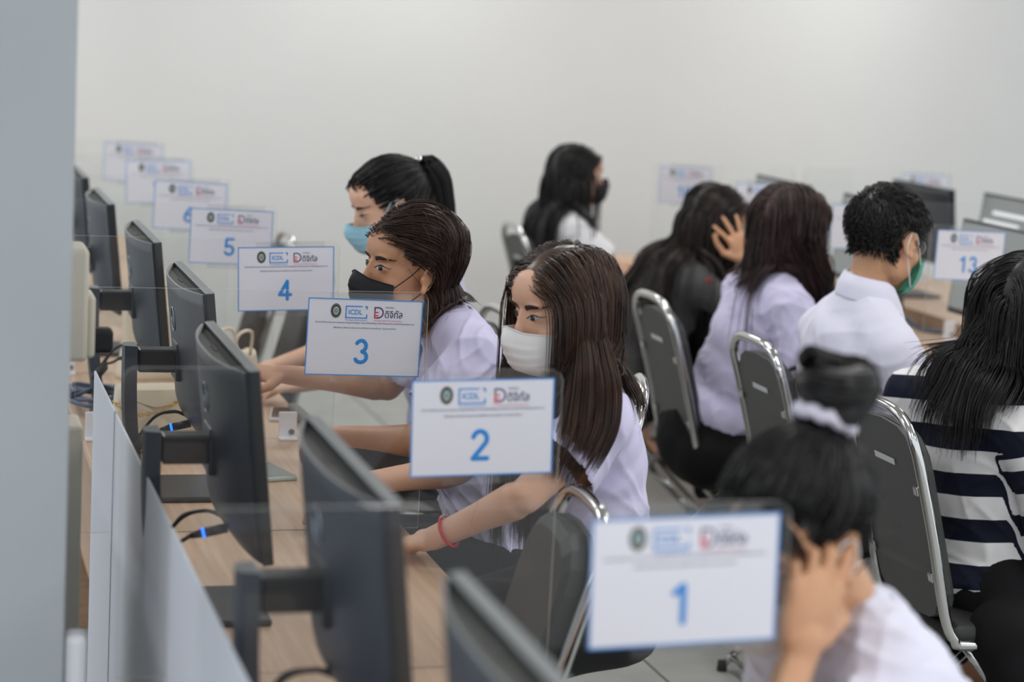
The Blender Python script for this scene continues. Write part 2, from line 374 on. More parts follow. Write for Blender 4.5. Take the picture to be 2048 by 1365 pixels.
# ------------------------------------------------------------------ number signs
SW, SH = .238, .158
def poly_bm(bm, pts, y, mi=0):
    f = bm.faces.new([bm.verts.new((x, y, z)) for x, z in pts][::-1]); f.material_index = mi; return f
def sign_parts():
    P = {}
    bm = bmesh.new(); t = .0022; a, b = SW/2, SH/2
    for c, s in (((0, 0, b-t/2), (SW, .0006, t)), ((0, 0, -b+t/2), (SW, .0006, t)), ((a-t/2, 0, 0), (t, .0006, SH-2*t)), ((-a+t/2, 0, 0), (t, .0006, SH-2*t))):
        bm_box(bm, (c[0], -.0007, c[2]), s)
    P['border'] = bm_mesh('border', bm, M_BLUEB)
    # oval crest: dark oval, gold ring, pale centre with a small spire figure
    bm = bmesh.new(); ex, ez = -SW/2+.242*SW, SH/2-.16*SH
    def oval(rx, rz, y, mi): poly_bm(bm, [(ex+rx*math.cos(i*PI/16), ez+rz*math.sin(i*PI/16)) for i in range(32)], y, mi)
    oval(.0108, .0148, -.0006, 0); oval(.0092, .013, -.0008, 1); oval(.0086, .0122, -.0010, 0); oval(.0060, .0088, -.0012, 2)
    poly_bm(bm, [(ex-.005, ez-.006), (ex+.005, ez-.006), (ex+.0028, ez-.0015), (ex, ez+.009), (ex-.0028, ez-.0015)], -.0014, 1)
    poly_bm(bm, [(ex+.0032*math.cos(i*PI/8), ez+.0005+.0032*math.sin(i*PI/8)) for i in range(16)], -.0016, 0)
    poly_bm(bm, [(ex+.0020*math.cos(i*PI/8), ez+.0005+.0020*math.sin(i*PI/8)) for i in range(16)], -.0018, 2)
    P['crest'] = bm_mesh('crest', bm, [M_BLACKINK, M_GOLDINK, M_TEALINK])
    # bracketed rectangle logo
    bm = bmesh.new(); x0, x1 = -SW/2+.325*SW, -SW/2+.515*SW; z1, z0 = SH/2-.09*SH, SH/2-.252*SH; q = .0022
    def bar(xa, xb, za, zb): bm_box(bm, ((xa+xb)/2, -.0007, (za+zb)/2), (xb-xa, .0006, zb-za))
    w_ = x1-x0; h_ = z1-z0
    bar(x0, x0+q, z0, z1); bar(x0, x0+.76*w_, z1-q, z1); bar(x0, x1, z0, z0+q); bar(x1-q, x1, z0, z0+.34*h_)
    bar(x1-.12*w_, x1, z1-q, z1); bar(x1-q, x1, z1-.26*h_, z1)
    P['logo_frame'] = bm_mesh('logo_frame', bm, M_BLUE)
    P['logo_letters'] = (text_mesh('ICDL', M_BLUE, .62*w_, .40*h_, .02), ((x0+x1)/2-.002, -.0008, (z0+z1)/2))
    P['logo_strapline'] = (text_mesh('The Digital Skills Standard', M_BLUE, w_), ((x0+x1)/2, -.0007, z0-.0042))
    # second logo: red E inside a purple D with lettering
    lx = -SW/2+.575*SW
    bm = bmesh.new(); zc = (z0+z1)/2; H = h_*.92
    rings = []
    for i in range(13):
        a_ = -PI/2+PI*i/12; rings.append((a_))
    def arc(cx, r0, r1, sz, mi):
        for i in range(12):
            a0, a1 = rings[i], rings[i+1]
            poly_bm(bm, [(cx+r*math.cos(a), zc+sz*math.sin(a)*(r/r1)) for r, a in ((r0, a0), (r1, a0), (r1, a1), (r0, a1))], -.0007, mi)
    arc(lx+.0085, .0085, .0112, H/2, 1)
    bm_box(bm, (lx+.0043, -.0007, zc+H/2-.0013), (.0086, .0004, .0026), 1); bm_box(bm, (lx+.0068, -.0007, zc-H/2+.0013), (.0036, .0004, .0026), 1)
    bm_box(bm, (lx+.0012, -.0007, zc+H/2-.006), (.0024, .0004, .007), 1)
    for dz in (0.0005, -.0058, -.0108): bm_box(bm, (lx+.0045, -.0007, zc+dz), (.009, .0004, .0026), 0)
    bm_box(bm, (lx+.0012, -.0007, zc-.0052), (.0024, .0004, .0138), 0)
    P['fund_logo'] = bm_mesh('fund_logo', bm, [M_RED, M_PURP])
    P['fund_name'] = (text_mesh('ดิจิทัล', M_INK, .155*SW, .0165, .012), (lx+.0405, -.0008, zc-.0022))
    P['fund_heading'] = (text_mesh('กองทุน', M_INK, .072*SW), (lx+.0315, -.0008, zc+H/2-.0014))
    P['fund_strapline'] = (text_mesh('กองทุนพัฒนาดิจิทัลเพื่อเศรษฐกิจและสังคม', M_RED, .25*SW), (lx+.0295, -.0007, z0-.0036))
    P['heading_line'] = (text_mesh('โครงการฝึกอบรมและการสอบมาตรฐานหลักสูตร ทักษะดิจิทัลพื้นฐานที่จำเป็นและทักษะดิจิทัลขั้นสูงเฉพาะทาง', M_INK, .865*SW, .0048, .008), (0.0, -.0007, SH/2-.312*SH))
    P['subheading_line'] = (text_mesh('เพื่อพัฒนาศักยภาพบุคลากรดิจิทัลทางการศึกษา ในประเทศไทย', M_INK, .545*SW, .0048, .008), (0.0, -.0007, SH/2-.378*SH))
    for k, c in enumerate(((.01, .001, SH/2+.001), (.02, .001, -SH/2-.003))):
        bm = bmesh.new(); bm_box(bm, c, (.17, .0004, .022)); P['clear_tape'+'_'*k] = bm_mesh('clear_tape', bm, M_TAPE)
    return P
SP = sign_parts()
bm = bmesh.new(); bm_box(bm, (0, 0, 0), (SW, .0006, SH)); PAPER = bm_mesh('paper', bm, M_PAPER)
NUM = {}
def arc_pts(cx, cz, rx, rz, a0, a1, n=18): return [(cx+rx*math.cos(math.radians(a0+(a1-a0)*i/n)), cz+rz*math.sin(math.radians(a0+(a1-a0)*i/n))) for i in range(n+1)]
DIG = {'0': [arc_pts(.31, .5, .235, .43, 0, 360, 28)], '1': [[(.14, .76), (.36, .93), (.36, .07)]],
       '2': [arc_pts(.31, .69, .22, .24, 165, -32) + [(.09, .07), (.55, .07)]],
       '3': [arc_pts(.29, .715, .195, .215, 150, -75, 14) + arc_pts(.29, .285, .23, .215, 78, -152)],
       '4': [[(.44, .07), (.44, .93), (.07, .29), (.60, .29)]],
       '5': [[(.52, .93), (.16, .93), (.125, .52)] + arc_pts(.30, .31, .235, .24, 132, -150)],
       '6': [[(.43, .93), (.16, .58)] + arc_pts(.31, .295, .225, .225, 165, 525, 28)],
       '7': [[(.08, .93), (.55, .93), (.24, .07)]],
       '8': [arc_pts(.31, .715, .19, .215, -90, 270, 24), arc_pts(.31, .285, .225, .215, 90, 450, 24)]}
def numeral_mesh(s, H):
    parts = []; wd = .62+.62*(len(s)-1)
    for i, ch in enumerate(s):
        for path in DIG[ch]:
            P = np.array([((x+.66*i-wd/2)*H, 0, (z-.5)*H) for x, z in path])
            d0 = (P[0]-P[1])/np.linalg.norm(P[0]-P[1]); d1 = (P[-1]-P[-2])/np.linalg.norm(P[-1]-P[-2]); r = .076*H
            # round caps; corners stay full width because each leg is its own stroke
            segs = []; cur = [P[0]]
            for k in range(1, len(P)):
                cur.append(P[k])
                if k < len(P)-1:
                    a = P[k]-P[k-1]; b = P[k+1]-P[k]
                    if a.dot(b)/np.linalg.norm(a)/np.linalg.norm(b) < .82: segs.append(cur); cur = [P[k]]
            segs.append(cur)
            for q in segs:
                q = np.array(q); e0 = (q[0]-q[1])/np.linalg.norm(q[0]-q[1]); e1 = (q[-1]-q[-2])/np.linalg.norm(q[-1]-q[-2])
                pre = [q[0]+e0*r*c for c in (.98, .87, .5)]; post = [q[-1]+e1*r*c for c in (.5, .87, .98)]
                V, F = tube_np(np.vstack([pre, q, post]), [.2*r, .5*r, .87*r]+[r]*len(q)+[.87*r, .5*r, .2*r], 8); V[:, 1] *= .0004/r; parts.append((V, F))
    return mesh_np('numeral', *join_np(parts), M_BLUE, False)
def number_sign(n, x_right, y, deg, label, group, x_left=None):
    """x_right / x_left: the free edge of the divider the sign hangs next to"""
    cx = x_right-.013-SW/2 if x_left is None else x_left+.018+SW/2
    r = link('number_sign', PAPER, None, (cx, y-.0042, 1.2357-.0155-SH/2), (0, math.radians(deg), 0)); tag(r, label, 'sign', group)
    for k, v in SP.items():
        if isinstance(v, tuple): link(k, v[0], r, v[1])
        else: link(k.rstrip('_'), v, r)
    if n not in NUM: NUM[n] = numeral_mesh(str(n), .052)
    link('numeral', NUM[n], r, (-.004, -.0008, -.0285))
    return r
for n, d in zip(range(1, 9), (-1.5, -1.4, 1.1, -1.9, 1.2, 1.7, -1.6, 1.7)):
    number_sign(n, 1.0267, PANY[n-1], d, ['white sign with blue border and number 1, blurred and nearest the camera', 'white sign with blue border and number 2 beside the white-masked woman', 'white sign with blue border and number 3 below the black-masked woman',
        'white sign with blue border and number 4 left of the black mask', 'white sign with blue border and number 5 above the dark monitors', 'white sign with blue border and number 6 partly hidden behind sign 5',
        'white sign whose number is hidden, directly behind sign 6', 'white sign farthest back in the left row, upper left against the wall'][n-1], 'number signs of the left row')
for k in range(4):
    number_sign(13-k, None, RY[k], (1, .6, 1, .5)[k], ['white sign with blue number 13 beside the young man in glasses', 'white sign numbered 12 half hidden behind the head of the young man', 'white sign numbered 11 between the two long-haired heads',
        'white sign numbered 10 farthest back in the right row'][k], 'number signs of the right row', x_left=(3.093, 3.125, 3.105, 3.095)[k])
number_sign(16, 4.52, 8.55, 1, 'pale white sign behind the dark monitor above the young man, its number hidden', None)

# ------------------------------------------------------------------ monitors (local: screen faces +x, desk top at z=0)
TILT = math.radians(-6); PIV = np.array([0, 0, .31])
def tilt(V):
    c, s = math.cos(TILT), math.sin(TILT); V = np.asarray(V, float)-PIV
    return np.stack([V[:, 0]*c+V[:, 2]*s, V[:, 1], -V[:, 0]*s+V[:, 2]*c], 1)+PIV
def tilt_mesh(me):
    n = len(me.vertices); co = np.zeros(n*3); me.vertices.foreach_get('co', co); me.vertices.foreach_set('co', tilt(co.reshape(-1, 3)).ravel()); me.update(); return me
MW, ZB, ZT = .27, .148, .474
def monitor_meshes():
    M = {}
    bm = bmesh.new(); bm_box(bm, (.009, 0, (ZB+ZT)/2), (.018, 2*MW, ZT-ZB), 0, .0018)
    for f in bm.faces:
        if f.calc_center_median().z > ZT-.0012: f.material_index = 1
    M['display_panel'] = tilt_mesh(bm_mesh('display_panel', bm, [M_MOND, M_MONT]))
    # curved back shell: arc in plan, rounded lower edge, open crescent at the top
    ny, nz = 40, 14; V = []; F = []; mi = []
    zs = list(np.linspace(ZB+.004, ZT-.003, nz))
    def dep(y, z):
        u = abs(y)/(MW-.004); d = .006+.034*(1-u**2.6)
        b = min(1, (z-ZB)/.05); return d*(.45+.55*math.sin(b*PI/2))
    for z in zs:
        for i in range(ny+1):
            y = (MW-.004)*(2*i/ny-1); V.append((-dep(y, z), y, z))
    for j in range(nz-1):
        for i in range(ny):
            a = j*(ny+1)+i; F.append((a, a+ny+1, a+ny+2, a+1)); mi.append(0)
    o = len(V)   # rim: 3 mm lip then a recessed crescent
    for i in range(ny+1):
        y = (MW-.004)*(2*i/ny-1); V.append((-max(dep(y, ZT)-.004, .001), y, ZT-.003))
    for i in range(ny+1):
        y = (MW-.004)*(2*i/ny-1); V.append((-max(dep(y, ZT)-.004, .001), y, ZT-.012))
    for i in range(ny+1):
        y = (MW-.004)*(2*i/ny-1); V.append((0.0, y, ZT-.012))
    t = (nz-1)*(ny+1)
    for a, b, m_ in ((t, o, 1), (o, o+ny+1, 1), (o+ny+1, o+2*(ny+1), 2)):
        for i in range(ny): F.append((a+i, b+i, b+i+1, a+i+1)); mi.append(m_)
    o2 = len(V)  # bottom, sides
    for i in range(ny+1):
        y = (MW-.004)*(2*i/ny-1); V.append((0, y, ZB+.004))
    for i in range(ny): F.append((o2+i, i, i+1, o2+i+1)); mi.append(0)
    for s in (0, ny):
        q = [j*(ny+1)+s for j in range(nz)]; a = len(V); V.append((0, V[q[0]][1], zs[0])); V.append((0, V[q[0]][1], zs[-1]))
        F.append(tuple(q+[a+1, a])); mi.append(0)
    M['back_shell'] = mesh_np('back_shell', tilt(V), F, [M_MONB, M_MONT, M_VENT], True, mi)
    bm = bmesh.new()
    bm_box(bm, (-.014, .04, ZT-.0115), (.004, .06, .002))
    M['vent_slot'] = tilt_mesh(bm_mesh('vent_slot', bm, M_MOND))
    # round maker's badge with four slanted letters
    R = .026; zc = .386; bm = bmesh.new(); V = []; F = []
    ring = [(-dep(R*math.cos(a), zc)-.0012, R*math.cos(a), zc+R*math.sin(a)) for a in np.linspace(0, 2*PI, 41)[:-1]]
    v1, f1 = tube_np(ring+[ring[0]], .0013, 6)
    M['badge_ring'] = mesh_np('badge_ring', tilt(v1), f1, M_LOGO)
    tm = text_mesh('D', M_LOGO, None, .013, .02); parts = []
    for ch, yy, rot in (('D', .0155, 0), ('E', .0055, .7), ('L', -.006, 0), ('L', -.0155, 0)):
        q = text_mesh(ch, M_LOGO, None, .012, .02); n = len(q.vertices); co = np.zeros(n*3); q.vertices.foreach_get('co', co); co = co.reshape(-1, 3)
        c, s = math.cos(rot), math.sin(rot); a = co[:, 0]*c-co[:, 2]*s; b = co[:, 0]*s+co[:, 2]*c
        parts.append((np.stack([np.full(n, -dep(0, zc)-.0016), -a+yy, b+zc], 1), [tuple(p.vertices) for p in q.polygons]))
    M['badge_letters'] = mesh_np('badge_letters', tilt(join_np(parts)[0]), join_np(parts)[1], M_LOGO, False)
    # seam of the cover plate
    v1, f1 = tube_np([(-dep(.09, .30)-.0002, .09, .318), (-dep(.09, .25)-.0002, -.03, .318)], .0009, 5)
    M['cover_seam'] = mesh_np('cover_seam', tilt(v1), f1, M_MOND)
    # arm, neck, base
    bm = bmesh.new(); bm_box(bm, (-.075, 0, .292), (.095, .052, .05), 0, .004); bm_box(bm, (-.038, 0, .292), (.014, .09, .084), 0, .004)
    for f in bm.faces:
        if f.normal.z > .8 or f.calc_center_median().z > .315: f.material_index = 0
    M['stand_arm'] = bm_mesh('stand_arm', bm, M_MOND)
    V = []; F = []; prof = [(-.125, .0), (-.118, .02), (-.123, .06), (-.133, .14), (-.138, .22), (-.139, .325)]
    n = 0; pr = bez([(x, 0, z) for x, z in prof], 6)
    for x, _, z in pr:
        hw = .034 if z > .1 else .034+.012*(1-z/.1)
        for (dx, dy) in ((-.013, -hw*.72), (.013, -hw), (.013, hw), (-.013, hw*.72), (-.017, 0)): V.append((x+dx, dy, z))
    for k in range(len(pr)-1):
        for j in range(5): F.append((k*5+j, k*5+(j+1) % 5, k*5+5+(j+1) % 5, k*5+5+j))
    F.append(tuple(range(5))); F.append(tuple(range(len(V)-1, len(V)-6, -1)))
    mi = [0]*(len(F)-2)+[0, 1]
    M['stand_neck'] = mesh_np('stand_neck', V, F, [M_MONB, M_MONT], False, mi)
    bm = bmesh.new(); bm_box(bm, (-.037, 0, .006), (.2, .23, .012), 0, .004); M['stand_base'] = bm_mesh('stand_base', bm, M_MOND)
    # screen
    bm = bmesh.new(); bm_box(bm, (.0183, 0, (ZB+ZT)/2+.004), (.0012, 2*MW-.018, ZT-ZB-.03)); M['screen'] = tilt_mesh(bm_mesh('screen', bm, M_SCREEN))
    bm = bmesh.new(); bm_box(bm, (.0183, 0, (ZB+ZT)/2+.004), (.0012, 2*MW-.018, ZT-ZB-.03)); M['screen2'] = tilt_mesh(bm_mesh('screen2', bm, M_SCREEN2))
    # cables leave the lower back of the shell and drop towards the desk edge
    x0, z0 = -.02, ZB+.015
    def cab(y, dz, end, m, r=.0035):
        return tube_np(bez([(x0+.012, y, z0), (x0-.02, y+.004, z0+.006+dz), (x0-.06, y+.02, z0-.012+dz), end], 7), r, 8)
    cs = [cab(.02, .004, (-.125, .05, .09), 0), cab(.035, .0, (-.125, .06, .075), 0, .003), cab(.05, -.004, (-.125, .065, .06), 0, .003)]
    M['signal_cable'] = mesh_np('signal_cable', *join_np(cs), M_CABLE)
    a, b, c, d, e = np.array([-.012, -.06, z0]), np.array([-.05, -.056, z0-.009]), np.array([-.075, -.052, z0-.016]), np.array([-.105, -.045, z0-.030]), np.array([-.150, -.038, .075])
    cs = [tube_np([a, b], [.0085, .0085], 10), tube_np([b+(b-a)*.12, c], [.0078, .0045], 10), tube_np(bez([c, (c+d)/2+np.array([0, 0, -.003]), d], 6), .0036, 8),
          tube_np([d, d+(e-d)*.12, d+(e-d)*.6, d+(e-d)*.7], [.0045, .0125, .0125, .006], 10)]
    M['video_cable'] = mesh_np('video_cable', *join_np(cs), M_CABLE)
    M['connector_light'] = mesh_np('connector_light', *tube_np([b, b+(b-a)*.13], .0088, 12), M_LED)
    return M
MM = monitor_meshes()
def monitor(loc, rz, label, group, screen=None, bars=False, cables=True):
    t = empty('computer_monitor', loc, rz); tag(t, label, 'monitor', group)
    for k in ('display_panel', 'back_shell', 'stand_arm', 'stand_neck', 'stand_base'):
        o = link(k, MM[k], t)
        if k == 'back_shell':
            for q in ('vent_slot', 'badge_ring', 'badge_letters', 'cover_seam'): link(q, MM[q], o)
    if cables:
        link('signal_cable', MM['signal_cable'], t); v = link('video_cable', MM['video_cable'], t); link('connector_light', MM['connector_light'], v)
    if screen:
        s = link('screen', MM[screen], t)
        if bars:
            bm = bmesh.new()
            for z, a, b in ((.40, -.17, .20), (.36, -.24, .05)): bm_box(bm, (.0192, (a+b)/2, z), (.0008, b-a, .016))  # glowing bars stand in for window strips reflected in the glass
            link('glare_bar', tilt_mesh(bm_mesh('glare_bar', bm, M_SCRBAR)), s)
    return t
MX = .599
for i, y in enumerate((1.80, 2.655, 3.575, 4.50, 5.425, 6.40, 7.33)):
    monitor(((.566, .571, .547, .601, .599, .575, .575)[i], y, DESK), 0, ['dark grey monitor seen from behind at the bottom edge, nearest the camera', 'dark grey monitor seen from behind between signs 1 and 2', 'dark grey monitor seen from behind, its top corner below left of sign 3',
        'dark grey monitor seen from behind, its top corner just left of sign 4', 'dark grey monitor seen from behind, directly left of sign 5', 'dark grey monitor next to the cream wall socket', 'dark grey monitor farthest back, mostly hidden by the grey pillar'][i], 'monitors of the left row', cables=i > 0)
for i, y in enumerate((6.20, 7.17, 8.05)):
    monitor((3.48, y, DESK), PI, ['monitor with a grey screen behind sign 13', 'monitor hidden behind the head of the young man, only its top left corner showing', 'monitor peeking out above the head of the brown-haired person',
        'monitor at the far end of the right row behind the dark-haired person'][i], 'monitors of the right row', 'screen')
monitor((4.14, 8.06, DESK), 0, 'dark monitor seen from behind above the right shoulder of the young man', None)
monitor((4.22, 7.42, DESK), PI, 'monitor with bright reflection bars painted on its grey screen at the right edge', None, 'screen', True)

# ------------------------------------------------------------------ chairs (local: faces +y, origin on the floor under the back of the seat)
def chair_meshes():
    M = {}
    hw = .195
    def side(s): return [(s*hw, .02, .445), (s*hw, -.025, .46), (s*(hw), -.055, .52), (s*hw, -.10, .70), (s*hw, -.145, .86)]
    top = []
    for i in range(13):
        a = PI*i/12; top.append((-(hw)*math.copysign(abs(math.cos(a))**.62, math.cos(a)), -.150-.028*math.sin(a)**.7, .87+.108*math.sin(a)**.75))
    P = [(-hw, .36, .445)] + side(-1) + top[1:-1] + side(1)[::-1] + [(hw, .36, .445)]
    P = bez(P, 4)
    v, f = tube_np(P, .0125, 10); M['back_frame'] = mesh_np('back_frame', v, f, M_CHROME)
    # pad: outline follows the frame, rounded at top and bottom
    def pad(off, th, mname, m):
        out = []; w_ = hw-.022
        for i in range(9): a = PI*i/8; out.append((w_*math.copysign(abs(math.cos(a))**.65, math.cos(a)), .845+.095*math.sin(a)**.8))
        for i in range(9): a = PI+PI*i/8; out.append((w_*math.copysign(abs(math.cos(a))**.55, math.cos(a)), .56+.075*math.sin(a)))
        V = []; n = len(out)
        def yb(z): return float(np.interp(z, [.44, .52, .70, .86, .98], [-.03, -.055, -.10, -.145, -.17]))
        for k, (sc, dy) in enumerate(((1, 0), (1, th*.7), (.93, th))):
            for x, z in out: V.append((x*sc, yb(.7+(z-.7)*sc)+off+dy, .7+(z-.7)*sc))
        F = [tuple(range(n))]
        for k in range(2):
            for j in range(n): F.append((k*n+j, (k*n+(j+1) % n), (k+1)*n+(j+1) % n, (k+1)*n+j))
        F.append(tuple(3*n-1-j for j in range(n)))
        bm = bmesh.new(); vs = [bm.verts.new(q) for q in V]
        for q in F: bm.faces.new([vs[i] for i in q])
        # split the big flat faces along the bend
        for z in (.60, .70, .78, .86): bmesh.ops.bisect_plane(bm, geom=bm.verts[:]+bm.edges[:]+bm.faces[:], plane_co=(0, 0, z), plane_no=(0, 0, 1))
        for v in bm.verts:
            pass
        bmesh.ops.recalc_face_normals(bm, faces=bm.faces)
        return bm_mesh(mname, bm, m)
    M['back_board'] = pad(-.004, .012, 'back_board', M_VINYL); M['back_cushion'] = pad(.009, .035, 'back_cushion', M_VINYLB)
    def yb(z): return float(np.interp(z, [.44, .52, .70, .86, .98], [-.03, -.055, -.10, -.145, -.17]))
    rot = Matrix.Rotation(math.atan2(.045, .16), 3, 'X')
    bm = bmesh.new(); bm_box(bm, (0.0, yb(.845)-.0065, .845), (.115, .002, .014), 0, 0, rot); M['label_tag'] = bm_mesh('label_tag', bm, M_LABEL)
    bm = bmesh.new(); bm_box(bm, (0, 0, 0), (.024, .008, .022), 0, .003); M['clip'] = bm_mesh('clip', bm, M_CHROME)
    bm = bmesh.new(); bm_box(bm, (0, .17, .465), (.40, .40, .05), 0, .02); M['seat'] = bm_mesh('seat', bm, M_SEAT, True)
    for s, n_ in ((-1, 'a'), (1, 'b')):
        v, f = tube_np(bez([(s*.175, .30, .43), (s*.18, .10, .25), (s*.185, -.13, .02)], 5), .0115, 10); M['rear_leg_'+n_] = mesh_np('leg', v, f, M_CHROME)
        v, f = tube_np(bez([(s*.165, .02, .43), (s*.17, .18, .24), (s*.185, .40, .02)], 5), .0115, 10); M['front_leg_'+n_] = mesh_np('leg', v, f, M_CHROME)
    M['foot'] = mesh_np('rubber_foot', *tube_np([(0, 0, 0), (0, 0, .03)], [.015, .0135], 12), M_RUBBER)
    M['stretcher_r'] = mesh_np('stretcher', *tube_np([(-.185, -.11, .04), (.185, -.11, .04)], .009, 8), M_CHROME)
    M['stretcher_f'] = mesh_np('stretcher', *tube_np([(-.17, .24, .17), (.17, .24, .17)], .009, 8), M_CHROME)
    return M, yb
CM, CYB = chair_meshes()
def chair(x, y, rz, label, group='chrome banquet chairs', sc=1.0):
    t = empty('banquet_chair', (x, y, 0), rz); tag(t, label, 'chair', group)
    for k in ('back_frame', 'back_board', 'back_cushion', 'seat'):
        o = link(k, CM[k], t)
        if k == 'back_board':
            link('label_tag', CM['label_tag'], o)
            for s in (-1, 1):
                for z in (.80, .60): link('clip', CM['clip'], o, (s*.172, CYB(z)-.010, z), (math.atan2(.045, .16), 0, 0))
    for k in ('rear_leg_a', 'rear_leg_b', 'front_leg_a', 'front_leg_b'):
        l = link('leg', CM[k], t); s = -1 if k.endswith('a') else 1
        link('rubber_foot', CM['foot'], l, (s*.185, -.135 if 'rear' in k else .405, 0))
    link('stretcher', CM['stretcher_r'], t); link('stretcher', CM['stretcher_f'], t)
    return t
# ------------------------------------------------------------------ people
def V3(*a): return np.array(a, float)
def unit(v): v = np.asarray(v, float); return v/(np.linalg.norm(v)+1e-12)
_ICO = None
def ico():
    global _ICO
    if _ICO is None:
        bm = bmesh.new(); bmesh.ops.create_icosphere(bm, subdivisions=3, radius=1)
        bm.verts.ensure_lookup_table(); _ICO = (np.array([v.co[:] for v in bm.verts]), [tuple(v.index for v in f.verts) for f in bm.faces]); bm.free()
    return _ICO
def capsule(p0, p1, r0, r1, n=18, k=5):
    p0, p1 = np.asarray(p0, float), np.asarray(p1, float); d = unit(p1-p0); a = unit(np.cross(d, V3(0, 0, 1) if abs(d[2]) < .9 else V3(1, 0, 0))); b = np.cross(d, a)
    rows = []
    for i in range(1, k+1): t = -PI/2+PI/2*i/k; rows.append((p0+d*r0*math.sin(t), r0*math.cos(t)))
    for i in range(0, k): t = PI/2*i/k; rows.append((p1+d*r1*math.sin(t), r1*math.cos(t)))
    V = [p0-d*r0]
    for c, r in rows:
        for j in range(n): th = 2*PI*j/n; V.append(c+r*(math.cos(th)*a+math.sin(th)*b))
    V.append(p1+d*r1); F = []; m = len(rows)
    for j in range(n): F.append((0, 1+(j+1) % n, 1+j)); F.append((len(V)-1, 1+(m-1)*n+j, 1+(m-1)*n+(j+1) % n))
    for i in range(m-1):
        for j in range(n): F.append((1+i*n+j, 1+i*n+(j+1) % n, 1+(i+1)*n+(j+1) % n, 1+(i+1)*n+j))
    return np.array(V), F
def ellip(c, r, R=None):
    V, F = ico(); V = V*np.asarray(r)
    if R is not None: V = V@np.asarray(R).T
    return V+np.asarray(c), F
def melt(name, prims, vox, mats, smooth_it=4, fac=.5):
    """one continuous surface grown over overlapping solids"""
    V, F = join_np(prims); me = mesh_np('m', V, F, mats)
    o = link('m', me); md = o.modifiers.new('r', 'REMESH'); md.mode = 'VOXEL'; md.voxel_size = vox; md.use_smooth_shade = True
    if smooth_it: sm = o.modifiers.new('s', 'SMOOTH'); sm.factor = fac; sm.iterations = smooth_it
    dg = bpy.context.evaluated_depsgraph_get(); out = bpy.data.meshes.new_from_object(o.evaluated_get(dg)); bpy.data.objects.remove(o); bpy.data.meshes.remove(me)
    out.name = name; out.materials.clear()
    for m in (mats if isinstance(mats, list) else [mats]): out.materials.append(m)
    return out
def get_co(me): a = np.zeros(len(me.vertices)*3); me.vertices.foreach_get('co', a); return a.reshape(-1, 3)
def set_co(me, a): me.vertices.foreach_set('co', np.ascontiguousarray(a, dtype=float).ravel()); me.update()
def get_no(me): a = np.zeros(len(me.vertices)*3); me.vertices.foreach_get('normal', a); return a.reshape(-1, 3)
def crease(me, amp, freq, seed, dirs=((1, .3, .2), (.2, 1, -.4), (-.5, .3, 1))):
    """soft cloth folds: warped ridges pushed along the normals"""
    co, no = get_co(me), get_no(me); r = np.random.default_rng(seed); h = np.zeros(len(co))
    for k in range(5):
        d = unit(r.normal(size=3)); e = unit(r.normal(size=3)); q = unit(r.normal(size=3))
        w_ = np.sin(co@e*freq*.45+r.uniform(0, 6))*1.6+np.sin(co@q*freq*.3+r.uniform(0, 6))
        h += (1-np.abs(np.sin(co@d*freq*.5+w_)))**2.2*r.uniform(.5, 1)*(np.sin(co@q*freq*.22+r.uniform(0, 6))*.5+.5)
    set_co(me, co+no*(amp*(h-.6))[:, None])
class Head:
    def __init__(s, c, yaw, pitch=0, roll=0, k=1.0):
        s.c = np.asarray(c, float); s.k = k
        f = V3(math.cos(yaw)*math.cos(pitch), math.sin(yaw)*math.cos(pitch), -math.sin(pitch)); x = V3(math.sin(yaw), -math.cos(yaw), 0); z = np.cross(x, f)
        cr, sr = math.cos(roll), math.sin(roll); x, z = x*cr+z*sr, z*cr-x*sr
        s.R = np.stack([x, f, z], 1)     # columns: right, forward, up
    def w(s, p): return s.c+(np.asarray(p, float)*s.k)@s.R.T
    def l(s, p): return ((np.asarray(p, float)-s.c)@s.R)/s.k
    def d(s, v): return np.asarray(v, float)@s.R.T
CRAN = (V3(0, -.016, .030), V3(.0745, .096, .085))
def head_prims(h, ear=True):
    P = []
    def e(c, r, rot=None): P.append(ellip(h.w(c), np.asarray(r)*h.k, h.R if rot is None else h.R@rot))
    def c(a, b, r0, r1): P.append(capsule(h.w(a), h.w(b), r0*h.k, r1*h.k))
    e(*CRAN); e((0, .022, -.02), (.064, .068, .078)); e((0, .026, -.07), (.051, .056, .045)); e((0, .066, -.098), (.022, .022, .019))
    e((0, .058, .045), (.058, .032, .044))
    for s in (-1, 1):
        e((s*.036, .052, -.034), (.026, .026, .027)); e((s*.046, .012, -.066), (.018, .045, .03)); e((s*.026, .071, .027), (.025, .0155, .009))
        e((s*.031, .0655, .004), (.0168, .0165, .0128)); e((s*.010, .096, -.046), (.009, .010, .008)); e((s*.018, .074, -.078), (.016, .014, .012))
        if ear:
            rot = np.array(Matrix.Rotation(s*-.32, 3, 'Z')@Matrix.Rotation(.18, 3, 'X'))
            b = V3(s*.0765, -.008, -.010)
            e(b, (.0055, .0145, .025), rot)
            arc = [b+rot@V3(s*.006, .016*math.cos(a), .029*math.sin(a)+.002) for a in np.linspace(-2.2+PI, 1.5-PI*.0, 2)]
            pts = [b+rot@V3(s*(.005+.004*math.sin(a)), .0165*math.cos(a)-.002, .027*math.sin(a)+.002) for a in np.linspace(.35, 4.5, 12)]
            for q in range(11): c(pts[q], pts[q+1], .0042, .0042)
            e(b+rot@V3(s*.004, .004, -.027), (.0055, .0085, .009), rot); c(b+rot@V3(s*.002, .014, -.004), b+rot@V3(s*.002, .012, -.012), .005, .004)
    c((0, .083, .012), (0, .103, -.036), .0075, .0105); e((0, .106, -.042), (.0115, .012, .0105)); e((0, .084, -.066), (.027, .014, .014))
    e((0, .091, -.066), (.020, .009, .0055)); e((0, .089, -.077), (.017, .009, .006))
    return P
